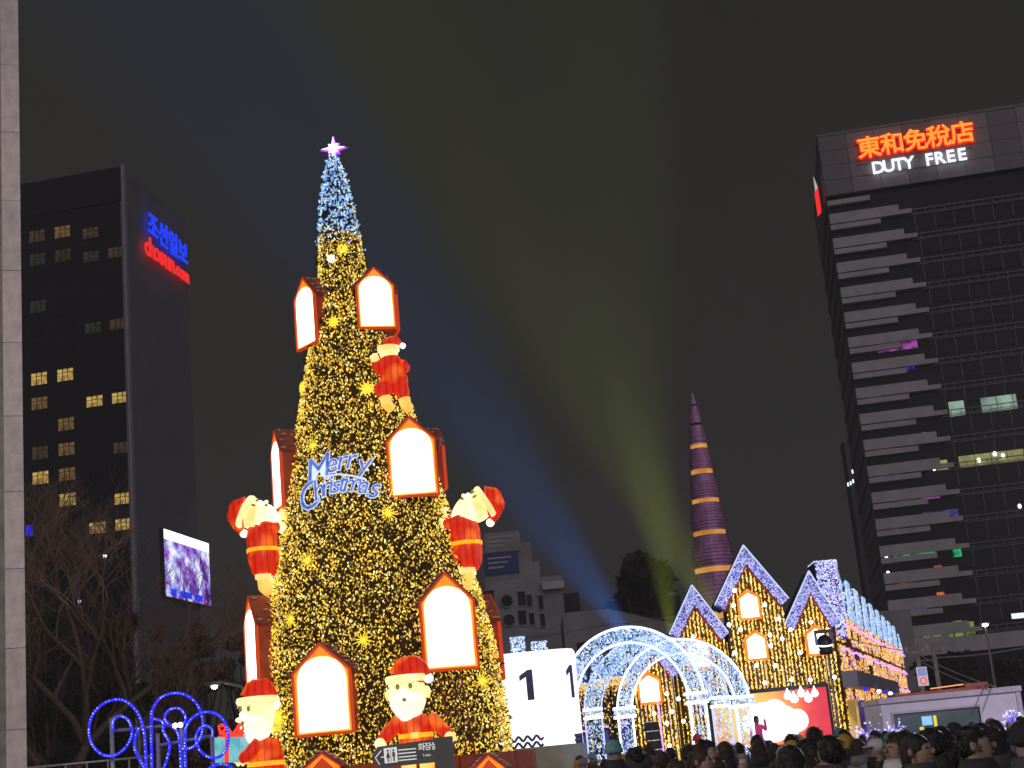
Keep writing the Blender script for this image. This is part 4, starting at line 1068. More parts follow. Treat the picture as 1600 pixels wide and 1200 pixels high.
# ================================================================== LIGHT STALLS behind the arches on the far side
def stall(xl, xr, ytop, Y, label, ycap=1062):
    A = P(xl, ycap, Y); B = P(xr, ycap - 4, Y); zt = P((xl + xr) / 2, ytop, Y).z; w = B.x - A.x
    R = thing('light_stall', label, 'stall', (A.x, Y, 0)); ze = A.z
    MB().box(0, w, 0, 1.6, 0, ze).build('wall', M['old_dark'], R)
    MB().prism([(-.05, ze), (w + .05, ze), (w * .85, zt), (w * .15, zt)], -.1, 1.5).build('roof', M['navy'], R)
    net_bulbs(R, lambda: (lambda t, k: (w * (t + (.5 - t) * .35 * k), -.13, ze + (zt - ze) * k))(random.random(), random.random()), int(800 * w * (zt - ze) / 2.5), BLUES + [(.7, .4, 1.)], [4, 4, 2, 1, 1], .027, 'roof_lights')
    net_bulbs(R, lambda: (random.uniform(0, w), -.04, random.choice([random.uniform(.2, ze), ze - abs(random.gauss(0, .2))])), int(330 * w * ze / 2), GOLD + [(.6, .3, 1.), (1., .35, .1)], [4, 5, 2, 1, 1.5, 1], .026)
    MB().tube([(0, -.06, ze), (w, -.06, ze)], .035, 6).build('edge_tube', M['neon_white'], R)
    f = MB().box(w * .25, w * .75, -.08, -.02, .2, ze * .62).build('doorway', M['black_paint'], R)
    MB().box(w * .3, w * .7, -.10, -.085, .3, ze * .58).build('display', C['vio'], f)
    for k in (.3, .62): MB().tube([(w * .25, -.12, ze * k), (w * .75, -.12, ze * k - .05)], .03, 6).build('purple_tube', M['tube_pink'], R)
stall(894, 918, 1030, 54., 'narrow gold and blue light stall half hidden by the white box', 1070)
stall(922, 950, 1022, 56., 'light stall with a blue dripping roof seen between the arch legs')
stall(952, 984, 1008, 58., 'light stall with a tall blue lit roof beside the castle of gold lights', 1058)
for px, py, w, h, lb in ((808, 997, 22, 28, 'taller blue lit chimney above the white box'), (842, 1004, 24, 20, 'lower blue lit chimney above the white box')):
    p = P(px, py, 44.); hw = w / 2 / ppm(44); 
    R = thing('light_chimney', lb, 'light decoration', (p.x, 44., 0)); zt = p.z
    MB().box(-hw, hw, 0, .5, 0, zt).build('core', M['navy'], R)
    net_bulbs(R, lambda: (random.uniform(-hw, hw), random.choice([-.03, .5]), zt - abs(random.gauss(0, .8)) % zt), 700, BLUES, [3, 4, 4, 1], .022)
    net_bulbs(R, lambda: (random.uniform(-hw, hw), random.uniform(0, .5), zt + .02), 120, BLUES, [3, 4, 4, 1], .022)

# ================================================================== CASTLE OF LIGHTS
YK = 62.
KC = thing('light_castle', 'mock castle front with pointed gables covered in gold light strands and blue lit roof edges', 'light castle', (P(1160, 1100, YK).x, YK, 0))
kx = KC.location.x
def KP(px, py, off=0.): p = P(px, py, YK + off); return p.x - kx, p.z
M['castle_wall'] = mat('castle_wall', (.12, .07, .02), .9, .4, 2.)
M['castle_edge'] = mat('castle_roof_edge', (.12, .10, .28), .8)
gables = [  # left eave, peak, right eave, y offset
    ((970, 1048), (1022, 1000), (1062, 1050), .9, (984, 1050)), ((1045, 992), (1080, 915), (1138, 990), .6, (1056, 1132)), ((1116, 946), (1160, 853), (1231, 936), 0., (1134, 1222)), ((1224, 978), (1262, 893), (1312, 972), .3, (1223, 1300))]
goldp = []
for le, pk, re, off, (xa, xb) in gables:
    (lx, lz), (tx, tz_), (rx, rz_) = KP(*le, off), KP(*pk, off), KP(*re, off)
    ax = KP(xa, (le[1] + re[1]) / 2, off)[0]; bx = KP(xb, (le[1] + re[1]) / 2, off)[0]
    poly = [(ax, 0), (bx, 0), (bx, rz_ + .1), (tx, tz_ - .15), (ax, lz + .1)]
    MB().prism(poly, off, off + 1.3).build('gable_wall', M['castle_wall'], KC)
    hgt = tz_; na = int((bx - ax) * hgt * 105)
    u = ax + np.round(rng.random(na * 2) * (bx - ax) / .16) * .16 + rng.normal(0, .018, na * 2); z = rng.random(na * 2) * hgt
    lim = np.where(u < tx, np.interp(u, [ax, tx], [lz, tz_]), np.interp(u, [tx, bx], [tz_, rz_])) - .12
    ok = (z < lim) & (u > ax) & (u < bx); u, z = u[ok], z[ok]
    cc = palette(len(u), GOLD + [(1., .35, .06)], [4, 5, 3, 3, 1], .45, 2.3)
    bulbs('fairy_lights', np.stack([u, np.full(len(u), off - .05), z], 1), rng.uniform(.018, .032, len(u)), cc, KC, stretch=2.1, tilt=.25)
    for (x0, z0), (x1, z1), sgn in (((lx, lz), (tx, tz_), -1), ((tx, tz_), (rx, rz_), 1)):
        L = math.hypot(x1 - x0, z1 - z0); th_ = .42 / abs((x1 - x0) / L); th2 = .56 / abs((x1 - x0) / L)
        nx_, nz_ = -(z1 - z0) / L * .42, (x1 - x0) / L * .42      # perpendicular, pointing up and out
        a_out, b_out = np.array((x0, z0)), np.array((x1, z1))
        a_in = a_out + (np.array((-nx_, -nz_)) if sgn < 0 else np.array((0, -th_))); b_in = b_out + (np.array((0, -th_)) if sgn < 0 else np.array((-nx_, -nz_)))
        MB().prism([tuple(a_in), tuple(b_in), tuple(b_out), tuple(a_out)], off - .22, off + 1.4).build('roof_edge', M['castle_edge'], KC)
        nb = int(L * 260); k_ = rng.random(nb)[:, None]; d_ = rng.random(nb)[:, None]
        qq = (a_out + (b_out - a_out) * k_) * (1 - d_) + (a_in + (b_in - a_in) * k_) * d_
        q2 = np.stack([qq[:, 0], np.full(nb, off - .25), qq[:, 1]], 1)
        bulbs('edge_lights', q2, rng.uniform(.02, .032, nb), palette(nb, [(.22, .30, 1.), (.55, .65, 1.), (.45, .30, .95), (.9, .95, 1.)], [4, 3, 3, 1.5], .5, 1.3), KC, stretch=1.2)
        MB().tube([(x0, off - .26, z0), (x1, off - .26, z1)], .03, 5).build('edge_tube', M['neon_white'], KC)
        g_ = np.array((0, -.14)); MB().prism([tuple(a_in + g_ + (b_in - a_in) * .02), tuple(b_in + g_ - (b_in - a_in) * .0), tuple(b_in - np.array((0, .003))), tuple(a_in - np.array((0, .003)))], off - .20, off).build('red_trim', M['lantern_body'], KC)
# curtain wall under the gables
x0, zc = KP(984, 1060); x1, _ = KP(1300, 1000)
MB().box(x0, x1, 1.2, 3.0, 0, KP(1150, 1000)[1]).build('curtain_wall', M['castle_wall'], KC)
nb = 8000; u = rng.uniform(x0, x1, nb); u = np.round(u / .17) * .17; z = rng.uniform(0, KP(1150, 1000)[1], nb)
bulbs('fairy_lights', np.stack([u, np.full(nb, 1.14), z], 1), rng.uniform(.018, .032, nb), palette(nb, GOLD, [3, 5, 4, 2], .3, 1.2), KC, stretch=2.1, tilt=.2)
# vertical pinkish strands over the lower walls
for px in (1002, 1010, 1036, 1046, 1128, 1142, 1152, 1165, 1178, 1192, 1208, 1222, 1232, 1246, 1258, 1287, 1296):
    xa, za = KP(px, 1040 + 12 * math.sin(px)); MB().tube([(xa, -.22, .3), (xa, -.22, za)], .016, 5).build('light_strand', M['win_pink'] if 'win_pink' in M else M.setdefault('win_pink', emat('strand_glow', (.9, .6, .55), .75)), KC)
# lit windows on the castle
for px, py, w, h in ((1173, 966, 30, 42), (1184, 1030, 30, 42), (1279, 1022, 30, 42), (1094, 1044, 34, 44), (1017, 1098, 32, 44)):
    x_, z_ = KP(px, py, -.3); s = YK / FPX; w_, h_ = w * s, h * s
    root = MB().prism([(x_ - w_ / 2 - .06, z_ - .06), (x_ + w_ / 2 + .06, z_ - .06), (x_ + w_ / 2 + .06, z_ + h_ * .78), (x_, z_ + h_ + .1), (x_ - w_ / 2 - .06, z_ + h_ * .78)], -.32, -.2).build('window_frame', M['gable_glow'], KC)
    MB().prism([(x_ - w_ / 2 + .05, z_ + .04), (x_ + w_ / 2 - .05, z_ + .04), (x_ + w_ / 2 - .05, z_ + h_ * .72), (x_, z_ + h_ * .92), (x_ - w_ / 2 + .05, z_ + h_ * .72)], -.38, -.325).build('pane', M['pane'], root)
# round white globes
for px, py in ((1148, 923), (1146, 946), (1195, 945), (1139, 976), (1157, 983), (1217, 967), (1203, 992), (1204, 1009), (1222, 998), (1148, 1020), (1182, 1040), (1211, 1040), (1235, 984), (1267, 972), (1250, 1020), (1237, 1062), (1266, 1062),
               (1195, 1067), (1083, 995), (1098, 1063), (1042, 1084), (1050, 1112), (1042, 1130), (1068, 1127), (1046, 1165), (1022, 1115), (990, 1082), (1304, 1058), (1293, 984), (1060, 1092), (1165, 1130)):
    x_, z_ = KP(px, py, -.35); MB().ell((x_, -.35, z_), (.085,) * 3, n=10, k=8).build('globe_lamp', M['spot_white'], KC)
# chimney tower and the long side hall
tz0 = KP(1290, 873)[1]; xa, xb = KP(1275, 900, 1.)[0], KP(1310, 900, 1.)[0]
MB().box(xa, xb, .9, 2.6, KP(1290, 962, 1.)[1] - 1, tz0).build('chimney', M['castle_edge'], KC)
nb = 1500; bulbs('chimney_lights', np.stack([rng.uniform(xa, xb, nb), np.full(nb, .86), rng.uniform(KP(1290, 962, 1.)[1] - 1, tz0 + .03, nb)], 1), rng.uniform(.022, .036, nb), palette(nb, [(.3, .4, 1.), (.6, .7, 1.), (.6, .35, .9), (.95, .9, 1.)], [4, 4, 2, 2]), KC, stretch=1.2)
nb = 260; bulbs('chimney_lights', np.stack([rng.uniform(xa, xb, nb), rng.uniform(.9, 2.6, nb), np.full(nb, tz0 + .02)], 1), rng.uniform(.022, .036, nb), palette(nb, [(.5, .6, 1.), (.95, .95, 1.)], [3, 3]), KC)
# side hall
a_ = P(1300, 955, YK + .5); ztw = a_.z; b_Y = Yz(1408, 1016, ztw); b_ = P(1408, 1016, b_Y)
SHrz = math.atan2(b_.y - a_.y, b_.x - a_.x); Lh = math.hypot(b_.y - a_.y, b_.x - a_.x)
SH = thing('light_hall', 'long side hall of gold and pink light rows under ribbed blue lit roof', 'light hall', (a_.x, a_.y, 0), (0, 0, SHrz))
LH = lambda px, py, off=0.: local_hit(SH.location, SHrz, px, py, off)
MB().box(0, Lh, 0, 6, 0, ztw).build('wall', M['castle_wall'], SH)
nb = 20000; t = rng.random(nb) ** 1.0 * Lh; z = rng.random(nb) * ztw
ci = (t / .55).astype(int); cj = (z / (ztw / 15)).astype(int); hsh = rng.random((200, 20)); hv = hsh[ci, cj]
kp = (hv > .30) & ((z / ztw * 5) % 1 > .12); t, z, hv = t[kp], z[kp], hv[kp]; nb = len(t)
t = np.round(t / .27) * .27 + rng.normal(0, .05, nb)
bulbs('fairy_lights', np.stack([t, np.full(nb, -.05), z], 1), rng.uniform(.022, .042, nb), palette(nb, GOLD + [(1., .30, .05), (1., .30, .60), (.5, .2, 1.)], [3, 5, 4, 1.2, 3, 2, 1.6], .3, 1.3) * (.6 + 1. * hv)[:, None], SH)
for zf in (.945, .77, .60, .44, .28, .14):
    z_ = ztw * zf; seg = 9
    for i in range(seg):
        t0, t1 = Lh * i / seg + .15, Lh * (i + 1) / seg - .15
        MB().tube([(t0, -.16, z_ - .05), ((t0 + t1) / 2, -.16, z_ + .06), (t1, -.16, z_ - .05)], .05, 5).build('light_row', M['tube_pink'] if zf > .55 or i % 3 else M['tube_orange'], SH)
nrib = 10
ribh = P(1310, 880, YK + 2).z - ztw + .1
for i in range(1, nrib):
    t0 = Lh * (i + .12) / nrib; wdt = Lh / nrib * .80
    h_ = ribh * (1 - .38 * i / nrib)
    r = MB().prism([(t0, ztw), (t0 + wdt, ztw), (t0 + wdt * .8, ztw + h_), (t0 + wdt * .2, ztw + h_)], .2, 1.15).build('roof_rib', M['castle_edge'], SH)
    nb = 620; k = rng.random(nb); x = t0 + wdt * (k * .2 + rng.random(nb) * (1 - .4 * k))
    bulbs('rib_lights', np.stack([x, np.full(nb, .15), ztw + k * h_], 1), rng.uniform(.026, .05, nb), palette(nb, [(.2, .5, 1.), (.5, .8, 1.), (.9, .97, 1.), (.35, .3, .9)], [4, 4, 2, 2], .5, 1.3), r)
    MB().tube([(t0 + wdt * .2, .12, ztw + h_), (t0, .12, ztw)], .028, 5).build('rib_tube', M['tube_white'] if i < 0 else M['neon_white'], r)
    x2 = np.full(nb // 2, t0 - .02) + k[:nb // 2] * wdt * .2
    bulbs('rib_lights', np.stack([x2, rng.uniform(.2, 1.15, nb // 2), ztw + k[:nb // 2] * h_], 1), rng.uniform(.026, .05, nb // 2), palette(nb // 2, [(.2, .5, 1.), (.5, .8, 1.), (.9, .97, 1.)], [4, 4, 2], .5, 1.3), r)
e0 = LH(1417, 1002)
MB().prism([(Lh - .2, ztw), (Lh + 2.2, ztw - .1), (Lh + 2.2, ztw + .2), (Lh - .2, ztw + ribh * .5)], .1, 1.5).build('roof_end', M['castle_edge'], SH)
nb = 700; k = rng.random(nb); bulbs('rib_lights', np.stack([Lh - .2 + k * 2.4, np.full(nb, .05), ztw + ribh * .5 * (1 - k) * rng.random(nb)], 1), rng.uniform(.03, .05, nb), palette(nb, [(.2, .5, 1.), (.5, .8, 1.), (.9, .97, 1.)], [4, 4, 2], .5, 1.3), SH)
# awning and shop bays low on the hall
u0, z1 = LH(1326, 1048, -.5); u1, _ = LH(1394, 1062, -.5); z0 = LH(1326, 1072, -.5)[1]
MB().box(u0, u1, -.8, -.2, z0, z1).build('awning', M['container_trim'], SH)
for i in range(7):
    uu = u0 + (u1 - u0) * (i + .5) / 7
    MB().ell((uu, -.9, z0 - .1), (.10, .10, .08), n=10, k=6).build('awning_lamp', [M['tube_blue'], M['tube_orange'], M['spot_white']][i % 3 if i < 2 else (0 if i % 2 else 2)], SH)
    MB().box(uu - .9, uu + .7, -.45, -.2, z0 - 1.9, z0 - .5).build('shop_bay', C['vio'] if i % 2 else M['win_gold'], SH)

# ------------------------------------------------------------------ stage with red screen
Yst = 58.
def SPt(px, py, off=0.): p = P(px, py, Yst + off); return p.x, p.z
x0, z1 = SPt(1112, 1090); x1, _ = SPt(1290, 1072); z1 = (SPt(1112, 1092)[1] + SPt(1285, 1071)[1]) / 2; z0 = SPt(1295, 1152)[1] - .1
ST = thing('stage_screen', 'red and golden video screen with a white cloud shape behind the stage', 'video screen', ((x0 + x1) / 2, Yst, 0))
hw = (x1 - x0) / 2
def stage_mat():
    m, t, b = newmat('stage_picture'); tc = t.nodes.new('ShaderNodeTexCoord'); mp = t.nodes.new('ShaderNodeMapping')
    mp.inputs['Scale'].default_value = (.36, 0, .45); mp.inputs['Location'].default_value = (.36 * .9, 0, -.45 * (z0 + (z1 - z0) * .62))
    g = t.nodes.new('ShaderNodeTexGradient'); g.gradient_type = 'SPHERICAL'
    n = t.nodes.new('ShaderNodeTexNoise'); n.inputs['Scale'].default_value = 1.3; n.inputs['Detail'].default_value = 6
    ad = t.nodes.new('ShaderNodeMath'); ad.operation = 'ADD'; sc = t.nodes.new('ShaderNodeMath'); sc.operation = 'MULTIPLY'; sc.inputs[1].default_value = .35
    r = t.nodes.new('ShaderNodeValToRGB'); cr = r.color_ramp
    cr.elements[0].position = .15; cr.elements[0].color = (.78, .03, .08, 1); cr.elements[1].position = .9; cr.elements[1].color = (1., .72, .22, 1)
    e = cr.elements.new(.35); e.color = (.95, .10, .08, 1); e = cr.elements.new(.6); e.color = (1., .36, .10, 1)
    t.links.new(tc.outputs['Object'], mp.inputs[0]); t.links.new(mp.outputs[0], g.inputs[0]); t.links.new(tc.outputs['Object'], n.inputs[0])
    t.links.new(n.outputs[0], sc.inputs[0]); t.links.new(g.outputs[0], ad.inputs[0]); t.links.new(sc.outputs[0], ad.inputs[1]); t.links.new(ad.outputs[0], r.inputs[0])
    t.links.new(r.outputs[0], b.inputs['Emission Color']); b.inputs['Emission Strength'].default_value = 1.0; b.inputs['Base Color'].default_value = (.02, .01, .01, 1); return m
MB().box(-hw, hw, 0, .2, z0, z1).build('picture', stage_mat(), ST)
MB().box(-hw - .15, hw + .15, .21, .5, 0, z1 + .15).build('frame', M['black_paint'], ST)
cl = MB(); ccx, ccz = SPt(1208, 1128); ccx -= ST.location.x
for dx, dz, r in ((-.75, 0, .42), (-.35, .25, .5), (.1, .3, .52), (.45, .12, .45), (.9, -.02, .42), (0, -.15, .6), (.5, -.25, .45), (-.5, -.25, .42)):
    cl.lathe([(0, 0), (r, 0), (r, .03)], 18, mt=Matrix.Translation((ccx + dx, -.02 - .003 * len(cl.v) / 54, ccz + dz)) @ Matrix.Rotation(math.pi / 2, 4, 'X'))
cl.build('cloud_picture', M['drum'], ST)
SG2 = MB().box(-hw - .3, hw + .6, -3., .2, 0, .85).build('stage', M['black_paint'], None, loc=(ST.location.x, Yst, 0)); tag(SG2, 'low black stage platform in front of the red video screen', 'stage')
for i, (px, py, hpx) in enumerate(((1231, 1087, 8), (1241, 1092, 8), (1252, 1083, 9), (1263, 1091, 8), (1273, 1083, 9))):
    xq, zq = SPt(px, py, -1); R = thing('drop_lamp', ['first white drop shaped hanging lamp, closest to the middle of the stage screen', 'second drop shaped hanging lamp in the row over the stage screen', 'middle drop shaped lamp, one of the two highest in the row', 'fourth hanging drop lamp, lower than its neighbours', 'warm yellowish drop shaped lamp at the corner of the stage screen'][i], 'hanging lamp', (xq, Yst - 1, zq), group='drop lamps over the stage')
    k = .15
    MB().lathe([(0, -k), (k * .7, -k * .75), (k, -k * .1), (k * .75, k * .5), (k * .3, k * 1.1), (.02, k * 1.8)], 14).build('bulb', M['spot_white'] if i != 4 else M['pom'], R)
    MB().tube([(0, 0, k * 1.7), (0, 0, k * 1.7 + .55)], .012, 5).build('cord', M['cable'], R)
tag(MB().tube([P(1080, 1062, Yst - 1), P(1160, 1078, Yst - 1), P(1240, 1078, Yst - 1), P(1300, 1062, Yst - 1)], .02, 5).build('lamp_cable', M['cable']), 'thin cable strung across the stage carrying the drop lamps', 'cable')
# line array loudspeaker
xq, zt = P(1018, 1128, 56).x, P(1018, 1127, 56).z
LAo = thing('line_array_speaker', 'black stacked loudspeaker column under the castle lantern seen through the arch', 'loudspeaker', (xq, 56, 0))
for i in range(6):
    MB().prism([(-.28, 0), (.28, 0), (.25, .30), (-.25, .30)], 0, .4).build('cabinet', M['black_paint'], LAo, loc=(0.01 * i, 0, zt - .33 * (i + 1)))
    MB().box(-.25, .25, -.012, -.002, .31, .325).build('gap_light', M['sign_white'], LAo, loc=(.01 * i, 0, zt - .33 * (i + 1)))
for dx in (-.34, .34): MB().tube([(dx, .3, 0), (dx, .3, zt + .8)], .03, 6).build('truss_pole', M['tube_pink'] if dx > 0 else M['grey_steel'], LAo)
# moving head lamp on a pole at the castle corner
ph_ = P(1288, 1003, 52.)
MH = thing('moving_head_lamp', 'dark purple lit stage moving head lamp on a tall pole before the castle window', 'stage lamp', (ph_.x, 52., 0))
MB().tube([(.1, .2, 0), (.1, .2, ph_.z + .4)], .035, 8).build('pole', M['grey_steel'], MH)
MB().box(-.28, .34, 0, .2, ph_.z + .30, ph_.z + .42).build('clamp_bar', M['black_paint'], MH)
mb = MB(); mb.ell((0, 0, ph_.z - .05), (.26, .24, .30)); mb.lathe([(0.12, 0), (.2, .0), (.24, .12), (.15, .2)], 16, mt=Matrix.Translation((0, 0, ph_.z - .42))); mb.build('head', M['black_paint'], MH)
MB().lathe([(.235, 0), (.265, 0), (.27, .05), (.24, .05)], 18, mt=Matrix.Translation((0, 0, ph_.z - .12)) @ Matrix.Rotation(rad(15), 4, 'X')).build('light_ring', M['tube_white'], MH)
MB().box(-.3, -.24, -.1, .12, ph_.z - .1, ph_.z + .3).box(.24, .3, -.1, .12, ph_.z - .1, ph_.z + .3).build('yoke', C['vio'], MH)

# ================================================================== BLUE ROPE LIGHT SCROLLS
Yb = 26.
def smooth(pts, n=5):
    out = []; k = len(pts)
    for i in range(k - 1):
        p0, p1, p2, p3 = [np.array(pts[max(0, min(k - 1, j))], float) for j in (i - 1, i, i + 1, i + 2)]
        for s_ in range(n):
            t = s_ / n; out.append(.5 * ((2 * p1) + (-p0 + p2) * t + (2 * p0 - 5 * p1 + 4 * p2 - p3) * t * t + (-p0 + 3 * p1 - 3 * p2 + p3) * t ** 3))
    out.append(np.array(pts[-1], float)); return out
scrolls = [
    ('outermost big blue rope light scroll curling inward beside the bare tree', [[(229, 1215), (227, 1170), (224, 1140), (214, 1112), (192, 1094), (166, 1097), (146, 1115), (139, 1140), (144, 1163), (160, 1179), (180, 1180), (197, 1167), (206, 1147), (201, 1126), (187, 1119), (177, 1127), (177, 1142)]]),
    ('tallest blue rope light scroll pair in the middle of the display', [[(238, 1215), (236, 1130), (240, 1105), (255, 1088), (278, 1083), (299, 1091), (313, 1110), (317, 1135), (312, 1155), (300, 1168), (284, 1170)], [(283, 1215), (281, 1165), (276, 1142), (262, 1130), (257, 1120), (265, 1109), (280, 1107), (289, 1117), (289, 1128), (279, 1133)]]),
    ('lower blue rope light scroll nearest the gift box', [[(290, 1215), (289, 1150), (293, 1132), (303, 1120), (318, 1113), (337, 1115), (351, 1128), (357, 1150), (352, 1173), (338, 1184), (320, 1180), (308, 1165), (307, 1147), (318, 1134), (331, 1139), (332, 1152)]]),
    ('small inner blue rope light scrolls between the two stems', [[(233, 1215), (222, 1193), (211, 1172), (211, 1152), (218, 1137)], [(248, 1215), (258, 1195), (265, 1168), (262, 1155), (255, 1142), (254, 1128), (240, 1123)], [(326, 1215), (328, 1200), (345, 1194), (360, 1198), (368, 1212)]])]
for lb, curves in scrolls:
    q0 = P(curves[0][0][0], 1200, Yb); R = thing('rope_light_scroll', lb, 'light decoration', (q0.x, Yb, 0))
    bp = []
    for c in curves:
        pts3 = [P(a, b, Yb) - R.location for a, b in smooth(c)]
        MB().tube(pts3, .025, 7).build('rope_tube', M['tube_blue'], R)
        p_ = [Vector(v) for v in pts3]
        for a, b in zip(p_[:-1], p_[1:]):
            nseg = max(1, int((b - a).length / .045))
            for i in range(nseg):
                if random.random() < .75: bp.append(tuple(a.lerp(b, i / nseg) + Vector((0, -.03, 0))))
    n = len(bp); bulbs('rope_bulbs', bp, .0125, palette(n, [(.25, .45, 1.), (.7, .85, 1.), (.1, .1, 1.)], [3, 2, 2], .6, 1.5), R, stretch=1.3)
# steel frames that carry them
FRM = thing('light_display_stand', 'blue grey steel posts and rails carrying the rope light scrolls', 'display stand', (P(240, 1200, Yb).x, Yb + .12, 0))
rel = lambda px, py: P(px, py, Yb + .12) - FRM.location
for a, b in (((174, 1122), None), ((246, 1146), None), ((283, 1128), None), ((331, 1148), None)):
    q = rel(*a); MB().tube([(q.x, q.y, 0), (q.x, q.y, q.z)], .038, 8).build('post', M['grey_steel'], FRM)
for a, b in (((176, 1142), (282, 1132)), ((246, 1165), (331, 1150)), ((176, 1122), (190, 1118))):
    MB().tube([rel(*a), rel(*b)], .03, 8).build('rail', M['grey_steel'], FRM)
for px, py in ((277, 1134), (285, 1133)):
    q = rel(px, py); MB().ell((q.x, q.y - .15, q.z), (.045,) * 3, n=8, k=6).build('clamp_lamp', M['spot_white'], FRM)

# low railing and items at the lower edge
RL = thing('metal_railing', 'thin metal railing along the planted area below the bare tree', 'railing', (P(80, 1195, 28).x, 28., 0))
za = P(0, 1190, 28.).z; zc = P(150, 1190, 28).z
xl, xr = P(-30, 1190, 28).x - RL.location.x, P(235, 1190, 28).x - RL.location.x
MB().tube([(xl, 0, zc), (xr, 0, zc)], .02, 6).build('top_rail', M['grey_steel'], RL)
for i in range(9):
    x_ = xl + (xr - xl) * i / 8.; MB().tube([(x_, 0, 0), (x_, 0, zc)], .018, 6).build('post', M['grey_steel'], RL)

# ================================================================== STONE PILLAR
Ypl = 16.; s = Ypl / FPX
xr = P(42, 1190, Ypl).x
PL = thing('stone_pillar', 'tall pale pinkish stone block pillar at the edge of the plaza', 'pillar', (xr, Ypl, 0), (0, 0, rad(19)))
wp = (P(42, 1190, Ypl).x - P(12, 1190, Ypl).x) * 1.0
ch = .84
MB().box(-1.9, -.02, .02, .9, 0, 13.2).build('core', M['mortar'], PL)
b1 = [MB().box(0, wp, 0, .95, 0, ch - .006).mesh('stone_block', M[k]) for k in ('granite', 'granite2')]
b2 = MB().box(0, 1.6, 0, .6, 0, ch - .006).mesh('stone_block', M['granite2'])
for i in range(15):
    link('stone_block', b1[(i * 5) % 3 == 0], PL, (-wp, random.uniform(-.003, .003), i * ch)); link('stone_block', b2, PL, (-wp - 1.604, .14, i * ch))

# ================================================================== TREES
def bare_tree(px, py_top, Y, label, seed, spread=1., depth=6, base_r=.16, brush=True, lean=0., stem=.28):
    rd = random.Random(seed); top = P(px, py_top, Y); H = top.z * 1.3
    R = thing('bare_tree', label, 'tree', (top.x, Y, 0)); tr = MB(); br = MB(); tw = MB()
    def grow(p, d, L, r, lv):
        n = 3; pts = [p]; q = p
        for i in range(n):
            d = (d + Vector((rd.gauss(0, .13), rd.gauss(0, .13), rd.gauss(0, .08) + .03))).normalized(); q = q + d * (L / n); pts.append(q)
        tgt = tr if lv == 0 else (br if lv < 4 else tw)
        tgt.tube(pts, r, 7 if lv < 2 else (5 if lv < 4 else 3), r1=r * .68, caps=False)
        if lv >= depth: return
        nb = rd.choice((2, 3, 3)) if lv < depth - 1 else 3
        for i in range(nb):
            a = rd.uniform(0, 6.28); tilt = rd.uniform(.3, .85) * spread
            side = Vector((math.cos(a), math.sin(a), 0)); nd = (d * math.cos(tilt) + side * math.sin(tilt) + Vector((0, 0, .12))).normalized()
            grow(pts[rd.choice((2, 3, 3)) if lv else 3], nd, L * rd.uniform(.62, .85), r * .62, lv + 1)
    grow(Vector((0, 0, 0)), Vector((lean, 0, 1)), H * stem, base_r, 0)
    tr.build('trunk', M['bark'], R); br.build('branches', M['bark'], R, kind='stuff'); tw.build('twigs', M['twig'], R, kind='stuff')
bare_tree(86, 815, 40., 'bare spreading tree with fine brown twigs beside the stone pillar', 3, 1.1, 8, .17)
bare_tree(108, 985, 44., 'second bare twiggy tree behind the blue rope lights', 11, 1.0, 7, .12)
bare_tree(30, 880, 41., 'bare tree half hidden by the stone pillar', 23, 1.2, 6, .15)
bare_tree(200, 1010, 42., 'thin bare tree between the twiggy trees and the brown shrubs', 31, .8, 6, .10)
def clump_tree(px, py_top, Y, wpx, label, seed, m='dryleaf', n=5200, asp=1.25, leaf=.11, cat='tree'):
    rd = np.random.default_rng(seed); top = P(px, py_top, Y); H = top.z; w = wpx / 2 / ppm(Y)
    R = thing('leafy_tree', label, cat, (top.x, Y, 0)); r2 = random.Random(seed)
    MB().tube([(0, 0, 0), (.05, 0, H * .35), (-.05, 0.05, H * .7)], .14, 8, r1=.05).build('trunk', M['bark'], R)
    lim = MB()
    for i in range(9):
        a = r2.uniform(0, 6.28); z0 = H * r2.uniform(.2, .5); lim.tube([(0, 0, z0), (w * .5 * math.cos(a), w * .5 * math.sin(a), z0 + H * .2), (w * .8 * math.cos(a), w * .8 * math.sin(a), min(H * .95, z0 + H * .42))], .05, 5, r1=.015)
    lim.build('limbs', M['bark'], R, kind='stuff')
    cl = []; nc = 26
    for i in range(nc):
        a = r2.uniform(0, 6.28); k = r2.random(); zc = H * (.22 + .70 * k); rad_ = w * (math.sin(math.pi * (.16 + .74 * k)) ** .6) * math.sqrt(r2.random())
        cl.append((rad_ * math.cos(a), rad_ * math.sin(a), zc, r2.uniform(.25, .45) * w))
    cl = np.array(cl); idx = rd.integers(0, nc, n); dv = rd.normal(0, 1, (n, 3)); dv /= np.linalg.norm(dv, axis=1)[:, None]
    c = cl[idx, :3] + dv * (cl[idx, 3] * rd.uniform(.5, 1.05, n))[:, None]; c[:, 2] = np.minimum(c[:, 2], H)
    a = rd.normal(0, 1, (n, 3)); a /= np.linalg.norm(a, axis=1)[:, None]; b = np.cross(a, rd.normal(0, 1, (n, 3))); b /= np.linalg.norm(b, axis=1)[:, None]
    L = leaf * rd.uniform(.6, 1.4, n)[:, None]
    v = np.stack([c - a * L, c + b * L * .5, c + a * L, c - b * L * .5], 1).reshape(-1, 3)
    me = bpy.data.meshes.new('crown'); me.from_pydata(v.tolist(), [], [(i * 4, i * 4 + 1, i * 4 + 2, i * 4 + 3) for i in range(n)]); me.materials.append(M[m])
    link('crown', me, R, kind='stuff')
    return R
clump_tree(264, 955, 52., 76, 'brown leaved tree standing below the video screen', 1, n=5200, leaf=.13)
clump_tree(318, 952, 56., 86, 'brown leaved tree right behind the small street lamp', 2, n=5600, leaf=.14)
clump_tree(372, 975, 60., 60, 'brown leaved tree touching the outline of the giant tree', 6, n=4200, leaf=.14)
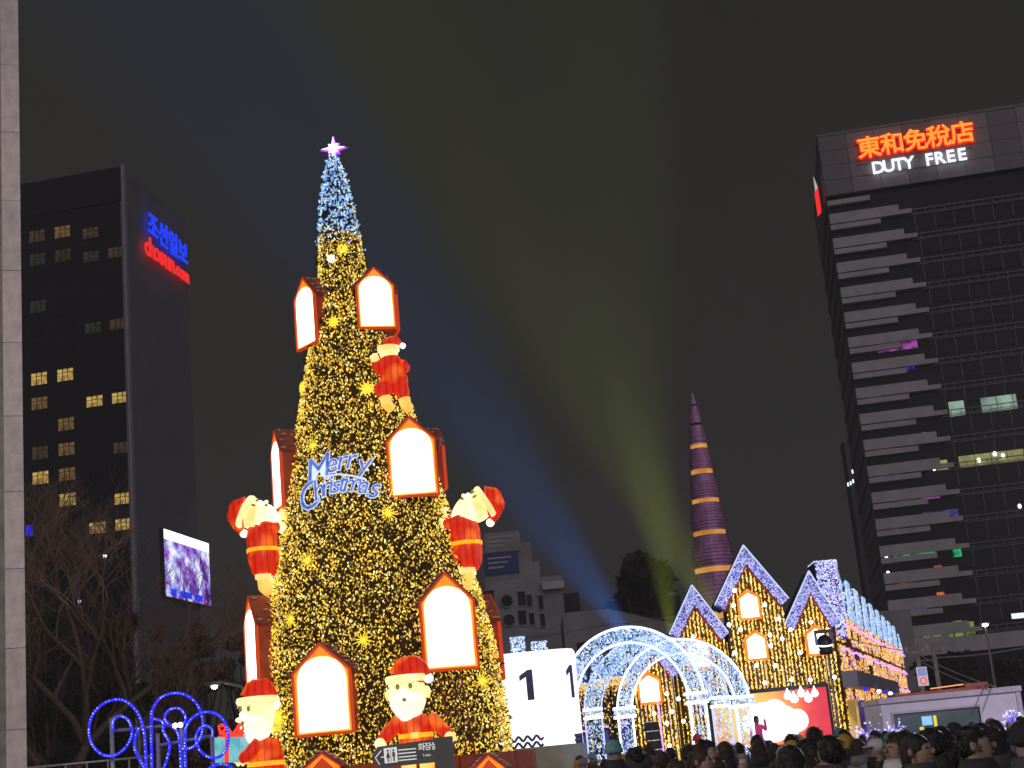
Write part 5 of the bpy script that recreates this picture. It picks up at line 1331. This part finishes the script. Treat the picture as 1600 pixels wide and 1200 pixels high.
clump_tree(198, 940, 60., 76, 'dark evergreen tree at the foot of the hotel tower', 3, 'dark_leaf', 5200, leaf=.15)
clump_tree(140, 905, 66., 88, 'dark evergreen tree behind the bare twigs', 4, 'dark_leaf', 5200, leaf=.16)
clump_tree(70, 925, 64., 80, 'dark evergreen tree next to the stone pillar', 5, 'dark_leaf', 4800, leaf=.16)
clump_tree(1000, 858, 190., 120, 'huge dark rounded tree crown on the hill line between the coloured light beams', 8, 'dark_leaf', 5200, leaf=.8)
clump_tree(1480, 1022, 120., 130, 'dark tree behind the white kiosk under the street lamp', 9, 'dark_leaf', 4200, leaf=.3)
clump_tree(1580, 1030, 130., 110, 'dark tree at the foot of the grey tower behind the kiosk corner', 10, 'dark_leaf', 4200, leaf=.3)

# ================================================================== STREET LAMPS, POLES, WIRES
def street_lamp(px, py, Y, label, arm=1.6, energy=120, r=.14, col=(1, .85, .65)):
    h = P(px, py, Y); R = thing('street_lamp', label, 'street lamp', (h.x + arm, Y, 0))
    MB().tube([(0, 0, 0), (0, 0, h.z - .5), (-arm * .15, 0, h.z - .12), (-arm * .85, 0, h.z + .12)], .08, 8, r1=.04).build('pole', M['wood_pole'], R)
    MB().ell((-arm, 0, h.z + .06), (.35, .15, .08)).build('lamp_head', M['grey_steel'], R)
    MB().ell((-arm, 0, h.z - .04), (r, r * .8, r * .7), n=10, k=8).build('bulb', M['lamp_glow'] if 'lamp_glow' in M else M.setdefault('lamp_glow', emat('lamp_glow', (1., .86, .62), 25., True)), R)
street_lamp(335, 1071, 48., 'small street lamp with a sloping arm between the blue scrolls and the tree', 1.0, 70, r=.10)
street_lamp(1539, 975, 90., 'bright warm street lamp above the dark trees near the grey tower', .0, 160, r=.17)
UP_ = []
for px0, py0, px1, py1, lb in ((1434, 1003, 1442, 1078, 'pale utility pole carrying the blue and red road sign'), (1455, 1005, 1468, 1076, 'pale utility pole standing alone beside the signed pole')):
    a = P(px0, py0, 60.); R = thing('utility_pole', lb, 'utility pole', (P(px1, py1, 60.).x, 60., 0)); UP_.append(a)
    MB().tube([(0, 0, 0), (0, 0, a.z)], .10, 10, r1=.08).build('pole', M['wood_pole'], R)
    MB().box(-.5, .5, -.05, .05, a.z - .45, a.z - .35).build('crossarm', M['wood_pole'], R)
    MB().ell((-.4, 0, a.z - .25), (.06, .06, .1), n=8, k=6).ell((.4, 0, a.z - .25), (.06, .06, .1), n=8, k=6).build('insulator', M['drum_base'], R)
q = P(1441, 1057, 59.8)
RS = thing('road_sign', 'small white road sign with a blue upper half and red circle on the utility pole', 'road sign', (q.x, 59.75, q.z))
MB().box(-.20, .20, -.02, .02, -.36, .36).build('plate', emat('sign_plate', (.50, .46, .50), .9), RS)
MB().box(-.17, .17, -.03, -.021, .02, .33).build('blue_panel', emat('sign_blue_plate', (.22, .30, .62), .8), RS)
MB().lathe([(.10, 0), (.14, 0), (.14, .01), (.10, .01)], 18, mt=Matrix.Translation((0, -.022, -.17)) @ Matrix.Rotation(math.pi / 2, 4, 'X')).build('red_ring', M['sign_red'], RS)
def wire(pts, label, r=.02):
    pts = [P(*p) for p in pts]; o = pts[0].copy()
    dense = []
    for a, b in zip(pts[:-1], pts[1:]):
        for i in range(6): t = i / 6; v = a.lerp(b, t); v.z -= .3 * math.sin(math.pi * t) * .3; dense.append(v - o)
    dense.append(pts[-1] - o)
    w = MB().tube(dense, r, 5).build('overhead_wire', M['cable'], None, loc=o); tag(w, label, 'wire')
wire([(1620, 1008, 60), (1460, 1028, 60), (1434, 1030, 60)], 'single overhead wire running from the utility poles past the street lamp', .03)
wire([(1434, 1022, 60), (1560, 1075, 45)], 'upper of the slanting wires descending behind the kiosk', .02)
wire([(1440, 1034, 60), (1545, 1078, 45)], 'lower of the slanting wires descending behind the kiosk', .02)
wire([(790, 1000, 100), (950, 976, 100), (1060, 962, 100)], 'long thin wire crossing in front of the stepped grey building', .035)
wire([(1300, 990, 62), (1434, 1020, 60)], 'wire from the light hall to the signed utility pole', .015)

# ================================================================== WHITE KIOSK
Yk = 46.
ka, kb = P(1376, 1102, Yk), P(1592, 1078, Yk)
KI = thing('white_kiosk', 'pale lilac white container kiosk with a wide dark window behind the crowd', 'kiosk', (ka.x, Yk, 0))
wK = kb.x - ka.x; zK = (ka.z + kb.z) / 2
def KK(px, py): p = P(px, py, Yk); return p.x - ka.x, p.z
wx0, wz1 = KK(1395, 1114); wx1, _ = KK(1530, 1106); wz1 = (wz1 + KK(1530, 1106)[1]) / 2; wz0 = KK(1450, 1165)[1]
MB().box(0, wx0, 0, .12, 0, zK).build('wall_panel', M['container'], KI)
MB().box(wx1, wK, 0, .12, 0, zK).build('wall_panel', M['container'], KI)
MB().box(wx0 + .002, wx1 - .002, 0.002, .12, wz1, zK).build('wall_panel', M['container'], KI)
MB().box(wx0 + .002, wx1 - .002, 0.002, .12, 0, wz0).build('wall_panel', M['container'], KI)
MB().box(0, wK, .13, 2.4, 0, zK - .01).build('body', M['container'], KI)
MB().box(wx0, wx1, .06, .10, wz0, wz1).build('window_glass', M['kiosk_glass'], KI)
MB().box(wx0 - .05, wx0, -.03, .14, wz0, wz1).box(wx1, wx1 + .05, -.03, .14, wz0, wz1).box(wx0 - .05, wx1 + .05, -.03, -.002, wz1, wz1 + .06).build('window_frame', M['container_trim'], KI)
MB().box(-.06, wK + .06, -.08, 2.5, zK, zK + .16).build('roof_edge', M['container_trim'], KI)
MB().box(wK - .12, wK + .02, -.04, -.002, 0, zK).build('corner_post', M['container_trim'], KI)
for px, py, w, h, c in ((1449, 1126, .30, .26, 'cyanw'), (1462, 1127, .09, .34, 'yel'), (1441, 1139, .12, .12, 'yel')):
    x_, z_ = KK(px, py); MB().box(x_ - w / 2, x_ + w / 2, .03, .055, z_ - h / 2, z_ + h / 2).build('poster', emat('poster_' + c, (.25, .55, .85) if c == 'cyanw' else (.8, .6, .06), .9), KI)
for px in (1487, 1510):
    x_, z_ = KK(px, 1147); MB().ell((x_, .04, z_), (.2, .04, .2), n=14, k=8).build('umbrella_print', emat('pale_disc', (.35, .40, .62), .8), KI)
x_, z_ = KK(1500, 1073); AC = thing('roof_clutter', 'low dark junk and pipes lying on the kiosk roof', 'roof equipment', (ka.x + wK * .45, Yk + .6, zK + .16))
MB().box(-1.3, .9, 0, .8, 0, .10).box(.9, 1.6, .1, .7, 0, .22).build('boards', M['lantern_roof'], AC); MB().tube([(-.2, -.1, .16), (.8, -.1, .2)], .018, 6).build('roof_highlight', M['hem'], AC)  # glowing tube paints the pinkish highlight along the roof
# blue round light tree before the kiosk corner
q = P(1583, 1127, 40.)
BT = thing('light_ball_tree', 'small round tree of blue and white lights before the kiosk corner', 'light decoration', (q.x, 40., 0))
MB().tube([(0, 0, 0), (0, 0, q.z + .1)], .03, 6).build('stem', M['tube_blue'], BT)
mb = MB()
for i in range(14):
    a = 2 * math.pi * i / 14; mb.tube([(0, 0, q.z - .1), (.24 * math.cos(a), .1 * math.sin(a * 2), q.z + .24 * math.sin(a))], .010, 4)
mb.build('branches', M['tube_blue'], BT, kind='stuff')
pp = []
for i in range(150): a = random.uniform(0, 6.28); b = math.acos(random.uniform(-1, 1)); pp.append((.28 * math.sin(b) * math.cos(a), .28 * math.sin(b) * math.sin(a), q.z + .28 * math.cos(b)))
bulbs('fairy_lights', pp, .022, palette(150, [(.2, .25, 1.), (.8, .85, 1.), (.5, .3, 1.)], [3, 3, 2]), BT)
for px, py, wdt, lb in ((1398, 1160, 40, 'tangle of blue violet string lights at the kiosk corner'), (1350, 1160, 26, 'tangle of violet string lights at the foot of the light hall')):
    q = P(px, py, 40.); R = thing('light_bush', lb, 'light decoration', (q.x, 40., 0)); hw_ = wdt / 2 / ppm(40)
    pp = [(random.gauss(0, hw_ * .6), random.gauss(0, .2), max(.1, q.z + random.gauss(0, .22))) for _ in range(260)]
    bulbs('fairy_lights', pp, .024, palette(260, [(.2, .2, 1.), (.75, .6, 1.), (.5, .2, 1.), (.9, .9, 1.)], [3, 2, 2, 2]), R)
    MB().lathe([(0.02, q.z + .3), (hw_ * .8, q.z), (hw_, q.z * .4), (hw_ * .6, 0)], 10).build('shrub_core', M['dark_leaf'], R)
# distant tiny lamps and signs
for px, py, Y, c, w, h, lb in ((1592, 962, 150., 'cyan', 1.4, .5, 'small cyan shop sign at the foot of the grey tower'), (385, 1000, 150, 'x', 0, 0, ''), (164, 869, 110., 'lampw', .2, .2, 'tiny white window light seen through the twigs'), (124, 943, 110., 'lampb', .2, .5, 'tiny bluish light seen low through the twigs'), (46, 829, 110., 'lampblue', .5, .8, 'small blue lamp glowing beside the stone pillar'), (154, 1148, 60, 'lampw', .06, .06, 'tiny white lamp inside the outermost blue scroll')):
    if c == 'x': continue
    p = P(px, py, Y); m_ = {'cyan': M['sign_lit_white'], 'lampw': M['spot_white'], 'lampb': M['neon_white'], 'lampblue': M['tube_blue']}[c]
    o = MB().box(-w / 2, w / 2, -.08, .08, -h / 2, h / 2).build('distant_light' if 'cyan' != c else 'shop_sign', m_, None, loc=p); tag(o, lb, 'lamp' if c != 'cyan' else 'sign')

# ================================================================== CROWD
def person_mesh(seed, arms='down'):
    rd = random.Random(seed)
    bm_v = [(0, 0, .95), (0, 0, 1.12), (0, 0, 1.30), (0, .0, 1.44), (0, 0, 1.50), (0, -.01, 1.57), (0, -.015, 1.66), (0, -.01, 1.73)]
    R_ = [(.16, .12), (.155, .115), (.18, .125), (.13, .09), (.062, .062), (.078, .085), (.083, .10), (.055, .065)]
    ed = [(i, i + 1) for i in range(7)]
    def chain(start, pts, rs):
        prev = start
        for p, r in zip(pts, rs): bm_v.append(p); R_.append((r, r)); ed.append((prev, len(bm_v) - 1)); prev = len(bm_v) - 1
    for s_ in (-1, 1):
        if arms == 'up' and s_ > 0: chain(2, [(s_ * .20, 0, 1.38), (s_ * .28, -.1, 1.22), (s_ * .20, -.26, 1.52), (s_ * .18, -.28, 1.62)], [.075, .06, .045, .04])
        else: chain(2, [(s_ * .20, 0, 1.38), (s_ * .27, .02, 1.12), (s_ * .26, -.06, .88), (s_ * .255, -.08, .78)], [.075, .062, .045, .04])
        chain(0, [(s_ * .10, 0, .86), (s_ * .11, -.01, .48), (s_ * .11, .02, .09), (s_ * .11, -.12, .04)], [.10, .07, .05, .045])
    me = bpy.data.meshes.new('body'); me.from_pydata(bm_v, ed, [])
    o = bpy.data.objects.new('body', me); COL.objects.link(o)
    md = o.modifiers.new('s', 'SKIN')
    for i, v in enumerate(me.skin_vertices[0].data): v.radius = R_[i]; v.use_root = (i == 0)
    sb = o.modifiers.new('d', 'SUBSURF'); sb.levels = 2; sb.render_levels = 2
    dg = bpy.context.evaluated_depsgraph_get(); dg.update()
    m2 = bpy.data.meshes.new_from_object(o.evaluated_get(dg)); bpy.data.objects.remove(o)
    m2.name = 'body'; m2.materials.clear()
    for k in ('skin', 'coat', 'trouser'): m2.materials.append(PM[k])
    for p in m2.polygons:
        c = p.center; p.use_smooth = True
        hand = (abs(c.x) > .15 and (c.z < .84 and c.z > .7)) or (arms == 'up' and c.z > 1.56 and abs(c.x) > .13)
        p.material_index = 0 if (c.z > 1.475 or hand) and not (arms == 'up' and abs(c.x) > .13 and c.z < 1.56) else (1 if c.z > .62 or hand else 2)
    return m2
PM = {'lip': mat('lip', (.30, .12, .10), .5), 'skin': mat('skin', (.30, .19, .14), .55, .1, 8.), 'trouser': mat('trouser_cloth', (.03, .032, .04), .8), 'coat': mat('coat_black', (.022, .022, .025), .8)}
COATS = [('black', (.02, .02, .023)), ('dark brown', (.07, .045, .035)), ('charcoal', (.05, .05, .055)), ('navy', (.025, .03, .07)), ('beige', (.32, .26, .2)), ('grey', (.17, .17, .18)), ('dull red', (.25, .04, .04)), ('white padded', (.55, .55, .55))]
CM_ = [(n, mat('coat_' + n.replace(' ', '_'), c, .8, .25, 10., .3)) for n, c in COATS]
hairm = [('black hair', mat('hair_black', (.012, .011, .012), .35, .3, 30., .5)), ('dark brown hair', mat('hair_brown', (.035, .022, .018), .4, .3, 30., .5))]
HATS = [('grey knit hat', (.20, .20, .21)), ('white cap', (.60, .60, .60)), ('mustard hood', (.42, .26, .03)), ('black beanie', (.02, .02, .025)), ('cream knit hat', (.45, .40, .33)), ('teal beanie', (.12, .28, .3)), ('red hat', (.5, .05, .05))]
hatm = [(n, mat('hat_' + n.replace(' ', '_'), c, .85, .15, 25., .4)) for n, c in HATS]
bodies = [person_mesh(1), person_mesh(2, 'up')]
def tufts(mb, c, r, n, seed, zmin=-.6, L=.022, down=.5):
    """locks of hair lying on the head, giving it an uneven outline"""
    rd = random.Random(seed); c = Vector(c)
    for i in range(n):
        a = rd.uniform(0, 6.283); zc = rd.uniform(zmin, 1); rr_ = math.sqrt(max(0, 1 - zc * zc))
        nrm = Vector((rr_ * math.cos(a), rr_ * math.sin(a), zc)); p = c + Vector((nrm.x * r[0], nrm.y * r[1], nrm.z * r[2]))
        if p.y < c.y - r[1] * .55 and p.z < c.z + r[2] * .35: continue
        t = (Vector((rd.gauss(0, .5), rd.gauss(0, .5), -down)) + nrm * .25).normalized(); sd = nrm.cross(t).normalized() * L * .28
        ll = L * rd.uniform(.8, 2.0); q = p + nrm * .004
        mb.add([q - sd, q + sd, q + t * ll * .6 + nrm * ll * .22 + sd * .6, q + t * ll + nrm * ll * rd.uniform(-.05, .28)], [(0, 1, 2), (0, 2, 3)], 0)
def hair_mesh(kind):
    mb = MB()
    if kind == 'short':
        def fn(q):
            w = 1 + .035 * math.sin(q.x * 70 + q.y * 50) + .02 * math.sin(q.z * 110)
            if q.y < -.02 and q.z < .045: return Vector((q.x * .9, q.y * .72, q.z))
            return Vector((q.x * w, q.y * w, q.z * (.95 if q.z < 0 else w)))
        mb.ell((0, .018, 1.675), (.092, .106, .108), n=22, k=14, fn=fn); tufts(mb, (0, .018, 1.675), (.093, .107, .109), 420, 5, -.55, .015)
    elif kind == 'long':
        def fn(q):
            if q.z < 0:
                f = 1.02 - q.z * .35; return Vector((q.x * f, q.y * .62 + .035, q.z * 1.65))
            return Vector((q.x, q.y, q.z * .95))
        mb.ell((0, .022, 1.665), (.097, .106, .115), n=20, k=14, fn=fn); tufts(mb, (0, .03, 1.64), (.100, .104, .135), 420, 6, -.9, .017, 2.)
    elif kind == 'bun':
        mb.ell((0, .018, 1.675), (.092, .106, .108), n=18, k=12, fn=lambda q: Vector((q.x, q.y * (.72 if q.y < 0 and q.z < .04 else 1), q.z))); tufts(mb, (0, .018, 1.675), (.093, .107, .109), 240, 7, -.4)
        mb.ell((0, .10, 1.755), (.042, .042, .038), n=10, k=8); tufts(mb, (0, .10, 1.755), (.043, .043, .04), 60, 8, -.9)
    elif kind == 'hat':
        mb.lathe([(.096, 1.66), (.108, 1.665), (.110, 1.705), (.101, 1.712), (.098, 1.75), (.078, 1.79), (.04, 1.812), (0, 1.818)], 20, mt=Matrix.Translation((0, .012, 0)) @ Matrix.Diagonal((1, 1.1, 1, 1)))
    elif kind == 'hood':
        def fn(q): return Vector((q.x * (1.1 if q.z < 0 else 1), q.y, q.z * (1.2 if q.z < 0 else 1.0)))
        mb.ell((0, .035, 1.65), (.118, .12, .135), n=16, k=10, fn=fn)
    elif kind == 'cap':
        mb.ell((0, .01, 1.70), (.104, .116, .088), n=16, k=10); mb.ell((0, -.13, 1.70), (.07, .07, .012), n=10, k=5)
    return mb
hm = {}
for k in ('short', 'long', 'bun'):
    for n, m_ in hairm: hm[(k, n)] = hair_mesh(k).mesh('hair', m_)
for n, m_ in hatm: hm[('hat', n)] = hair_mesh('hood' if 'hood' in n else ('cap' if 'cap' in n else 'hat')).mesh('hat', m_)
# face details: nose, ears, joined by the hair object's sibling
face_bits = [('nose', MB().ell((0, -.112, 1.655), (.014, .02, .022), n=8, k=6).mesh('nose', PM['skin']))]
for s_ in (-1, 1):
    face_bits.append(('ear', MB().ell((s_ * .088, .0, 1.655), (.012, .022, .032), n=8, k=6).mesh('ear', PM['skin'])))
    face_bits.append(('eye', MB().ell((s_ * .033, -.098, 1.68), (.013, .008, .007), n=8, k=5).mesh('eye', hairm[0][1])))
face_bits.append(('mouth', MB().ell((0, -.098, 1.612), (.024, .008, .006), n=8, k=5).mesh('mouth', PM['lip'])))
# coat collar / hood
cm_ = MB(); cm_.lathe([(.10, 1.42), (.135, 1.45), (.128, 1.53), (.105, 1.585), (.09, 1.55)], 16, mt=Matrix.Diagonal((1, .95, 1, 1))); collar_me = cm_.mesh('collar', PM['coat'])
ppl = []
def project(p):
    d = p - CAM; z = d.dot(fwd); return 800 + FPX * d.dot(RT) / z, 600 - FPX * d.dot(UP) / z
def person(x, y, h, yaw, coat, hk, arms=0, lean=0., group='crowd watching the stage', label=None, trousers=True):
    sc = h / 1.74
    px, py = project(Vector((x, y, h)))
    root = thing('person', '', 'person', (x, y, 0), (0, 0, yaw), group); root.scale = (sc, sc, sc)
    b = link('body', bodies[arms], root); b.material_slots[1].link = 'OBJECT'; b.material_slots[1].material = CM_[coat][1]
    c = link('collar', collar_me, root); c.material_slots[0].link = 'OBJECT'; c.material_slots[0].material = CM_[coat][1]
    link('hat' if hk[0] == 'hat' else 'hair', hm[hk], root)
    if abs(math.sin(yaw / 2)) < .85 and y < 40:
        for nm_, me_ in face_bits: link(nm_, me_, root)
    ppl.append([root, px, y, CM_[coat][0], hk, yaw, arms]); 
    if label: root['label'] = label; ppl[-1].append('x')
    return root
rc = random.Random(99)
def rnd_person(x, y, h=None):
    px_ = project(Vector((x, y, 1.6)))[0]
    coat = rc.choices(range(8), [8, 4, 5, 3, 2, 2.5, 1, 1])[0]
    hk = (rc.choices(['short', 'long', 'bun'], [6, 4, 1])[0], rc.choices([hairm[0][0], hairm[1][0]], [3, 2])[0]) if rc.random() < .77 else ('hat', rc.choice(HATS[:-1])[0])
    yaw = math.pi + rc.gauss(0, .35) - .25
    if rc.random() < .24: yaw = rc.uniform(-2.2, 2.2)
    person(x, y, h or (rc.gauss(1.595, .035) if y < 15 else rc.gauss(1.60, .04) if px_ > 1330 else rc.gauss(1.66, .05)), yaw, coat, hk, 1 if rc.random() < .16 else 0)
y = 9.6
while y < 42:
    xa = P(900 if y > 16 else (1040 if y > 11 else 1180), 1180, y).x; xb = P(1630, 1150, y).x
    x = xa + rc.uniform(0, .5)
    step = .66 + .010 * y
    while x < xb:
        yy = y + rc.uniform(-.22, .22)
        px, py = project(Vector((x, yy, 1.6)))
        if not (px < 925 and yy < 30) and not (abs(px - 1583) < 14 and yy > 38): rnd_person(x, yy)
        x += step * rc.uniform(.8, 1.3)
    y += .95 if y < 14 else (1.5 if y < 26 else 2.3)
# singled-out people
def at(px, Y, py=1150): return P(px, py, Y).x
person(at(1089, 41), 41., 1.95, .2, 6, ('hat', 'red hat'), label='child with a red hat lifted above the crowd before the arch legs')
person(at(1238, 19, 1160), 19., 1.64, 2.6, 4, ('hat', 'mustard hood'), label='person with mustard yellow hood in the middle of the crowd below the stage')
person(at(1522, 9.0, 1160), 9.0, 1.64, 1.2, 0, ('short', 'black hair'), label='big close person with black hair showing the side of the face')
person(at(1415, 13), 13., 1.63, 2.2, 7, ('short', 'black hair'), label='person in white padded coat with black hair before the kiosk')
# unique labels by look, place and landmark
def landmark(px):
    for a, s_ in ((960, 'number box'), (1040, 'arch legs'), (1110, 'biggest arch'), (1180, 'stage singer'), (1250, 'stage cloud'), (1310, 'screen corner'), (1370, 'light hall'), (1430, 'kiosk corner'), (1500, 'kiosk window'), (1570, 'kiosk wall'), (1e9, 'blue ball tree')):
        if px < a: return s_
def rowname(y): return 'very close' if y < 10.5 else ('close' if y < 15 else ('halfway' if y < 24 else 'far back'))
seen = {}
for rec in sorted(ppl, key=lambda r: r[1]):
    if len(rec) > 7: continue
    root, px, y_, coat, hk, yaw, arms = rec
    face = ' looking back' if math.cos(yaw) > .2 else ''
    hair = {'short': 'short ', 'long': 'long ', 'bun': 'tied up '}.get(hk[0], '') + hk[1]
    seen.setdefault((coat, hair, rowname(y_), landmark(px), face, arms), []).append(root)
for (coat, hair, rown, lm, face, arms), rs in seen.items():
    for i, r in enumerate(rs):
        ex = '' if len(rs) == 1 else [', tree side', ', kiosk side'][min(i, 1)] if len(rs) == 2 else [', tree side', ', middle one', ', kiosk side'][min(i, 2)]
        r['label'] = f"person {coat} coat {hair}{face}{' arm raised' if arms else ''}, {rown} before {lm}{ex}"
# performer on the stage
pf = thing('person', 'singer in a pinkish red dress on the stage before the white cloud picture', 'person', (SPt(1184, 1140, -1)[0], Yst - 1, .85), (0, 0, .3))
pb = link('body', bodies[1], pf); 
dress = emat('dress_cloth', (.42, .03, .16), .6, base=(.5, .05, .2)); pb.material_slots[1].link = 'OBJECT'; pb.material_slots[1].material = dress  # dress is no lamp; its brightness is painted as glow
MB().lathe([(.16, 1.0), (.22, .8), (.30, .4), (.36, .05)], 16).build('skirt', dress, pf); link('hair', hm[('long', 'dark brown hair')], pf)
# ================================================================== ADDED LAMPS, OUT OF VIEW, THAT BRIGHTEN THE PLACE
def added_lamp_post(x, y, h, label, energy, col=(1, .9, .85)):
    R = thing('street_lamp', label, 'street lamp', (x, y, 0))  # post out of view, added for its light
    MB().tube([(0, 0, 0), (0, 0, h)], .07, 8, r1=.05).build('pole', M['grey_steel'], R)
    MB().lathe([(.0, h + .42), (.3, h + .36), (.32, h + .30)], 16).build('lamp_hood', M['grey_steel'], R)
    MB().ell((0, 0, h + .18), (.16, .16, .16)).build('bulb', M['spot_white'], R)
    ld = bpy.data.lights.new('added_light', 'POINT'); ld.energy = energy; ld.color = col; ld.shadow_soft_size = .25
    lo = bpy.data.objects.new('added_light', ld); COL.objects.link(lo); lo.parent = R; lo.location = (0, -.0, h - .12)
added_lamp_post(-7.5, 7.0, 6.5, 'added unseen lamp post lighting the stone pillar', 2200)
added_lamp_post(-9.5, 17.0, 8.5, 'tall added unseen lamp post beside the stone pillar lighting the bare trees', 1500, (1, .82, .72))
added_lamp_post(7.5, -4.0, 7.0, 'added unseen lamp post behind the camera lighting the backs of the crowd', 1100, (1, .85, .78))
added_lamp_post(15.5, 37.0, 7.5, 'added unseen lamp post past the kiosk end lighting its pale wall', 2600, (.92, .85, 1))

# coloured stage beams
BEAM = []
def beam(px, py, Y, tx, ty, TY, ang, energy, col, label, blend=1.0):
    a, b = P(px, py, Y), P(tx, ty, TY)
    R = thing('sky_beam_lamp', label, 'stage lamp', (a.x, a.y, 0))
    MB().tube([(0, 0, 0), (0, 0, a.z - .5)], .08, 8).build('mast', M['grey_steel'], R)
    d = (b - a).normalized(); mt = Matrix.Translation((0, 0, a.z)) @ d.to_track_quat('Z', 'Y').to_matrix().to_4x4()
    MB().lathe([(0, -.55), (.2, -.5), (.3, -.1), (.32, .05), (.28, .06), (.0, -.02)], 16, mt=mt).build('head', M['black_paint'], R)
    ld = bpy.data.lights.new('beam_light', 'SPOT'); ld.energy = energy; ld.color = col; ld.spot_size = rad(ang); ld.spot_blend = blend; ld.shadow_soft_size = .12
    lo = bpy.data.objects.new('beam_light', ld); COL.objects.link(lo); lo.parent = R; lo.location = mt @ Vector((0, 0, .15)); lo.rotation_euler = (-d).to_track_quat('Z', 'Y').to_euler()
beam(1008, 1035, 84., 700, 590, 60., 13, 9.0e5, (.03, .25, 1.), 'stage lamp throwing the blue beam into the hazy sky')
beam(1158, 1040, 90., 800, 380, 66., 15, 6.0e5, (.66, .80, .08), 'stage lamp throwing the slanting olive beam')
beam(1056, 1040, 88., 990, 560, 70., 13, 5.0e5, (.66, .82, .08), 'stage lamp throwing the steep olive beam')

# haze
hz = MB().box(-260, 330, -60, 820, -1., 112.)
m = bpy.data.materials.new('night_haze'); m.use_nodes = True; t = m.node_tree; t.nodes.clear()
o_ = t.nodes.new('ShaderNodeOutputMaterial'); pv = t.nodes.new('ShaderNodeVolumePrincipled')
pv.inputs['Density'].default_value = .0006; pv.inputs['Color'].default_value = (.85, .85, .88, 1); pv.inputs['Anisotropy'].default_value = .0
t.links.new(pv.outputs[0], o_.inputs['Volume'])
hz.build('haze', m, kind='stuff')
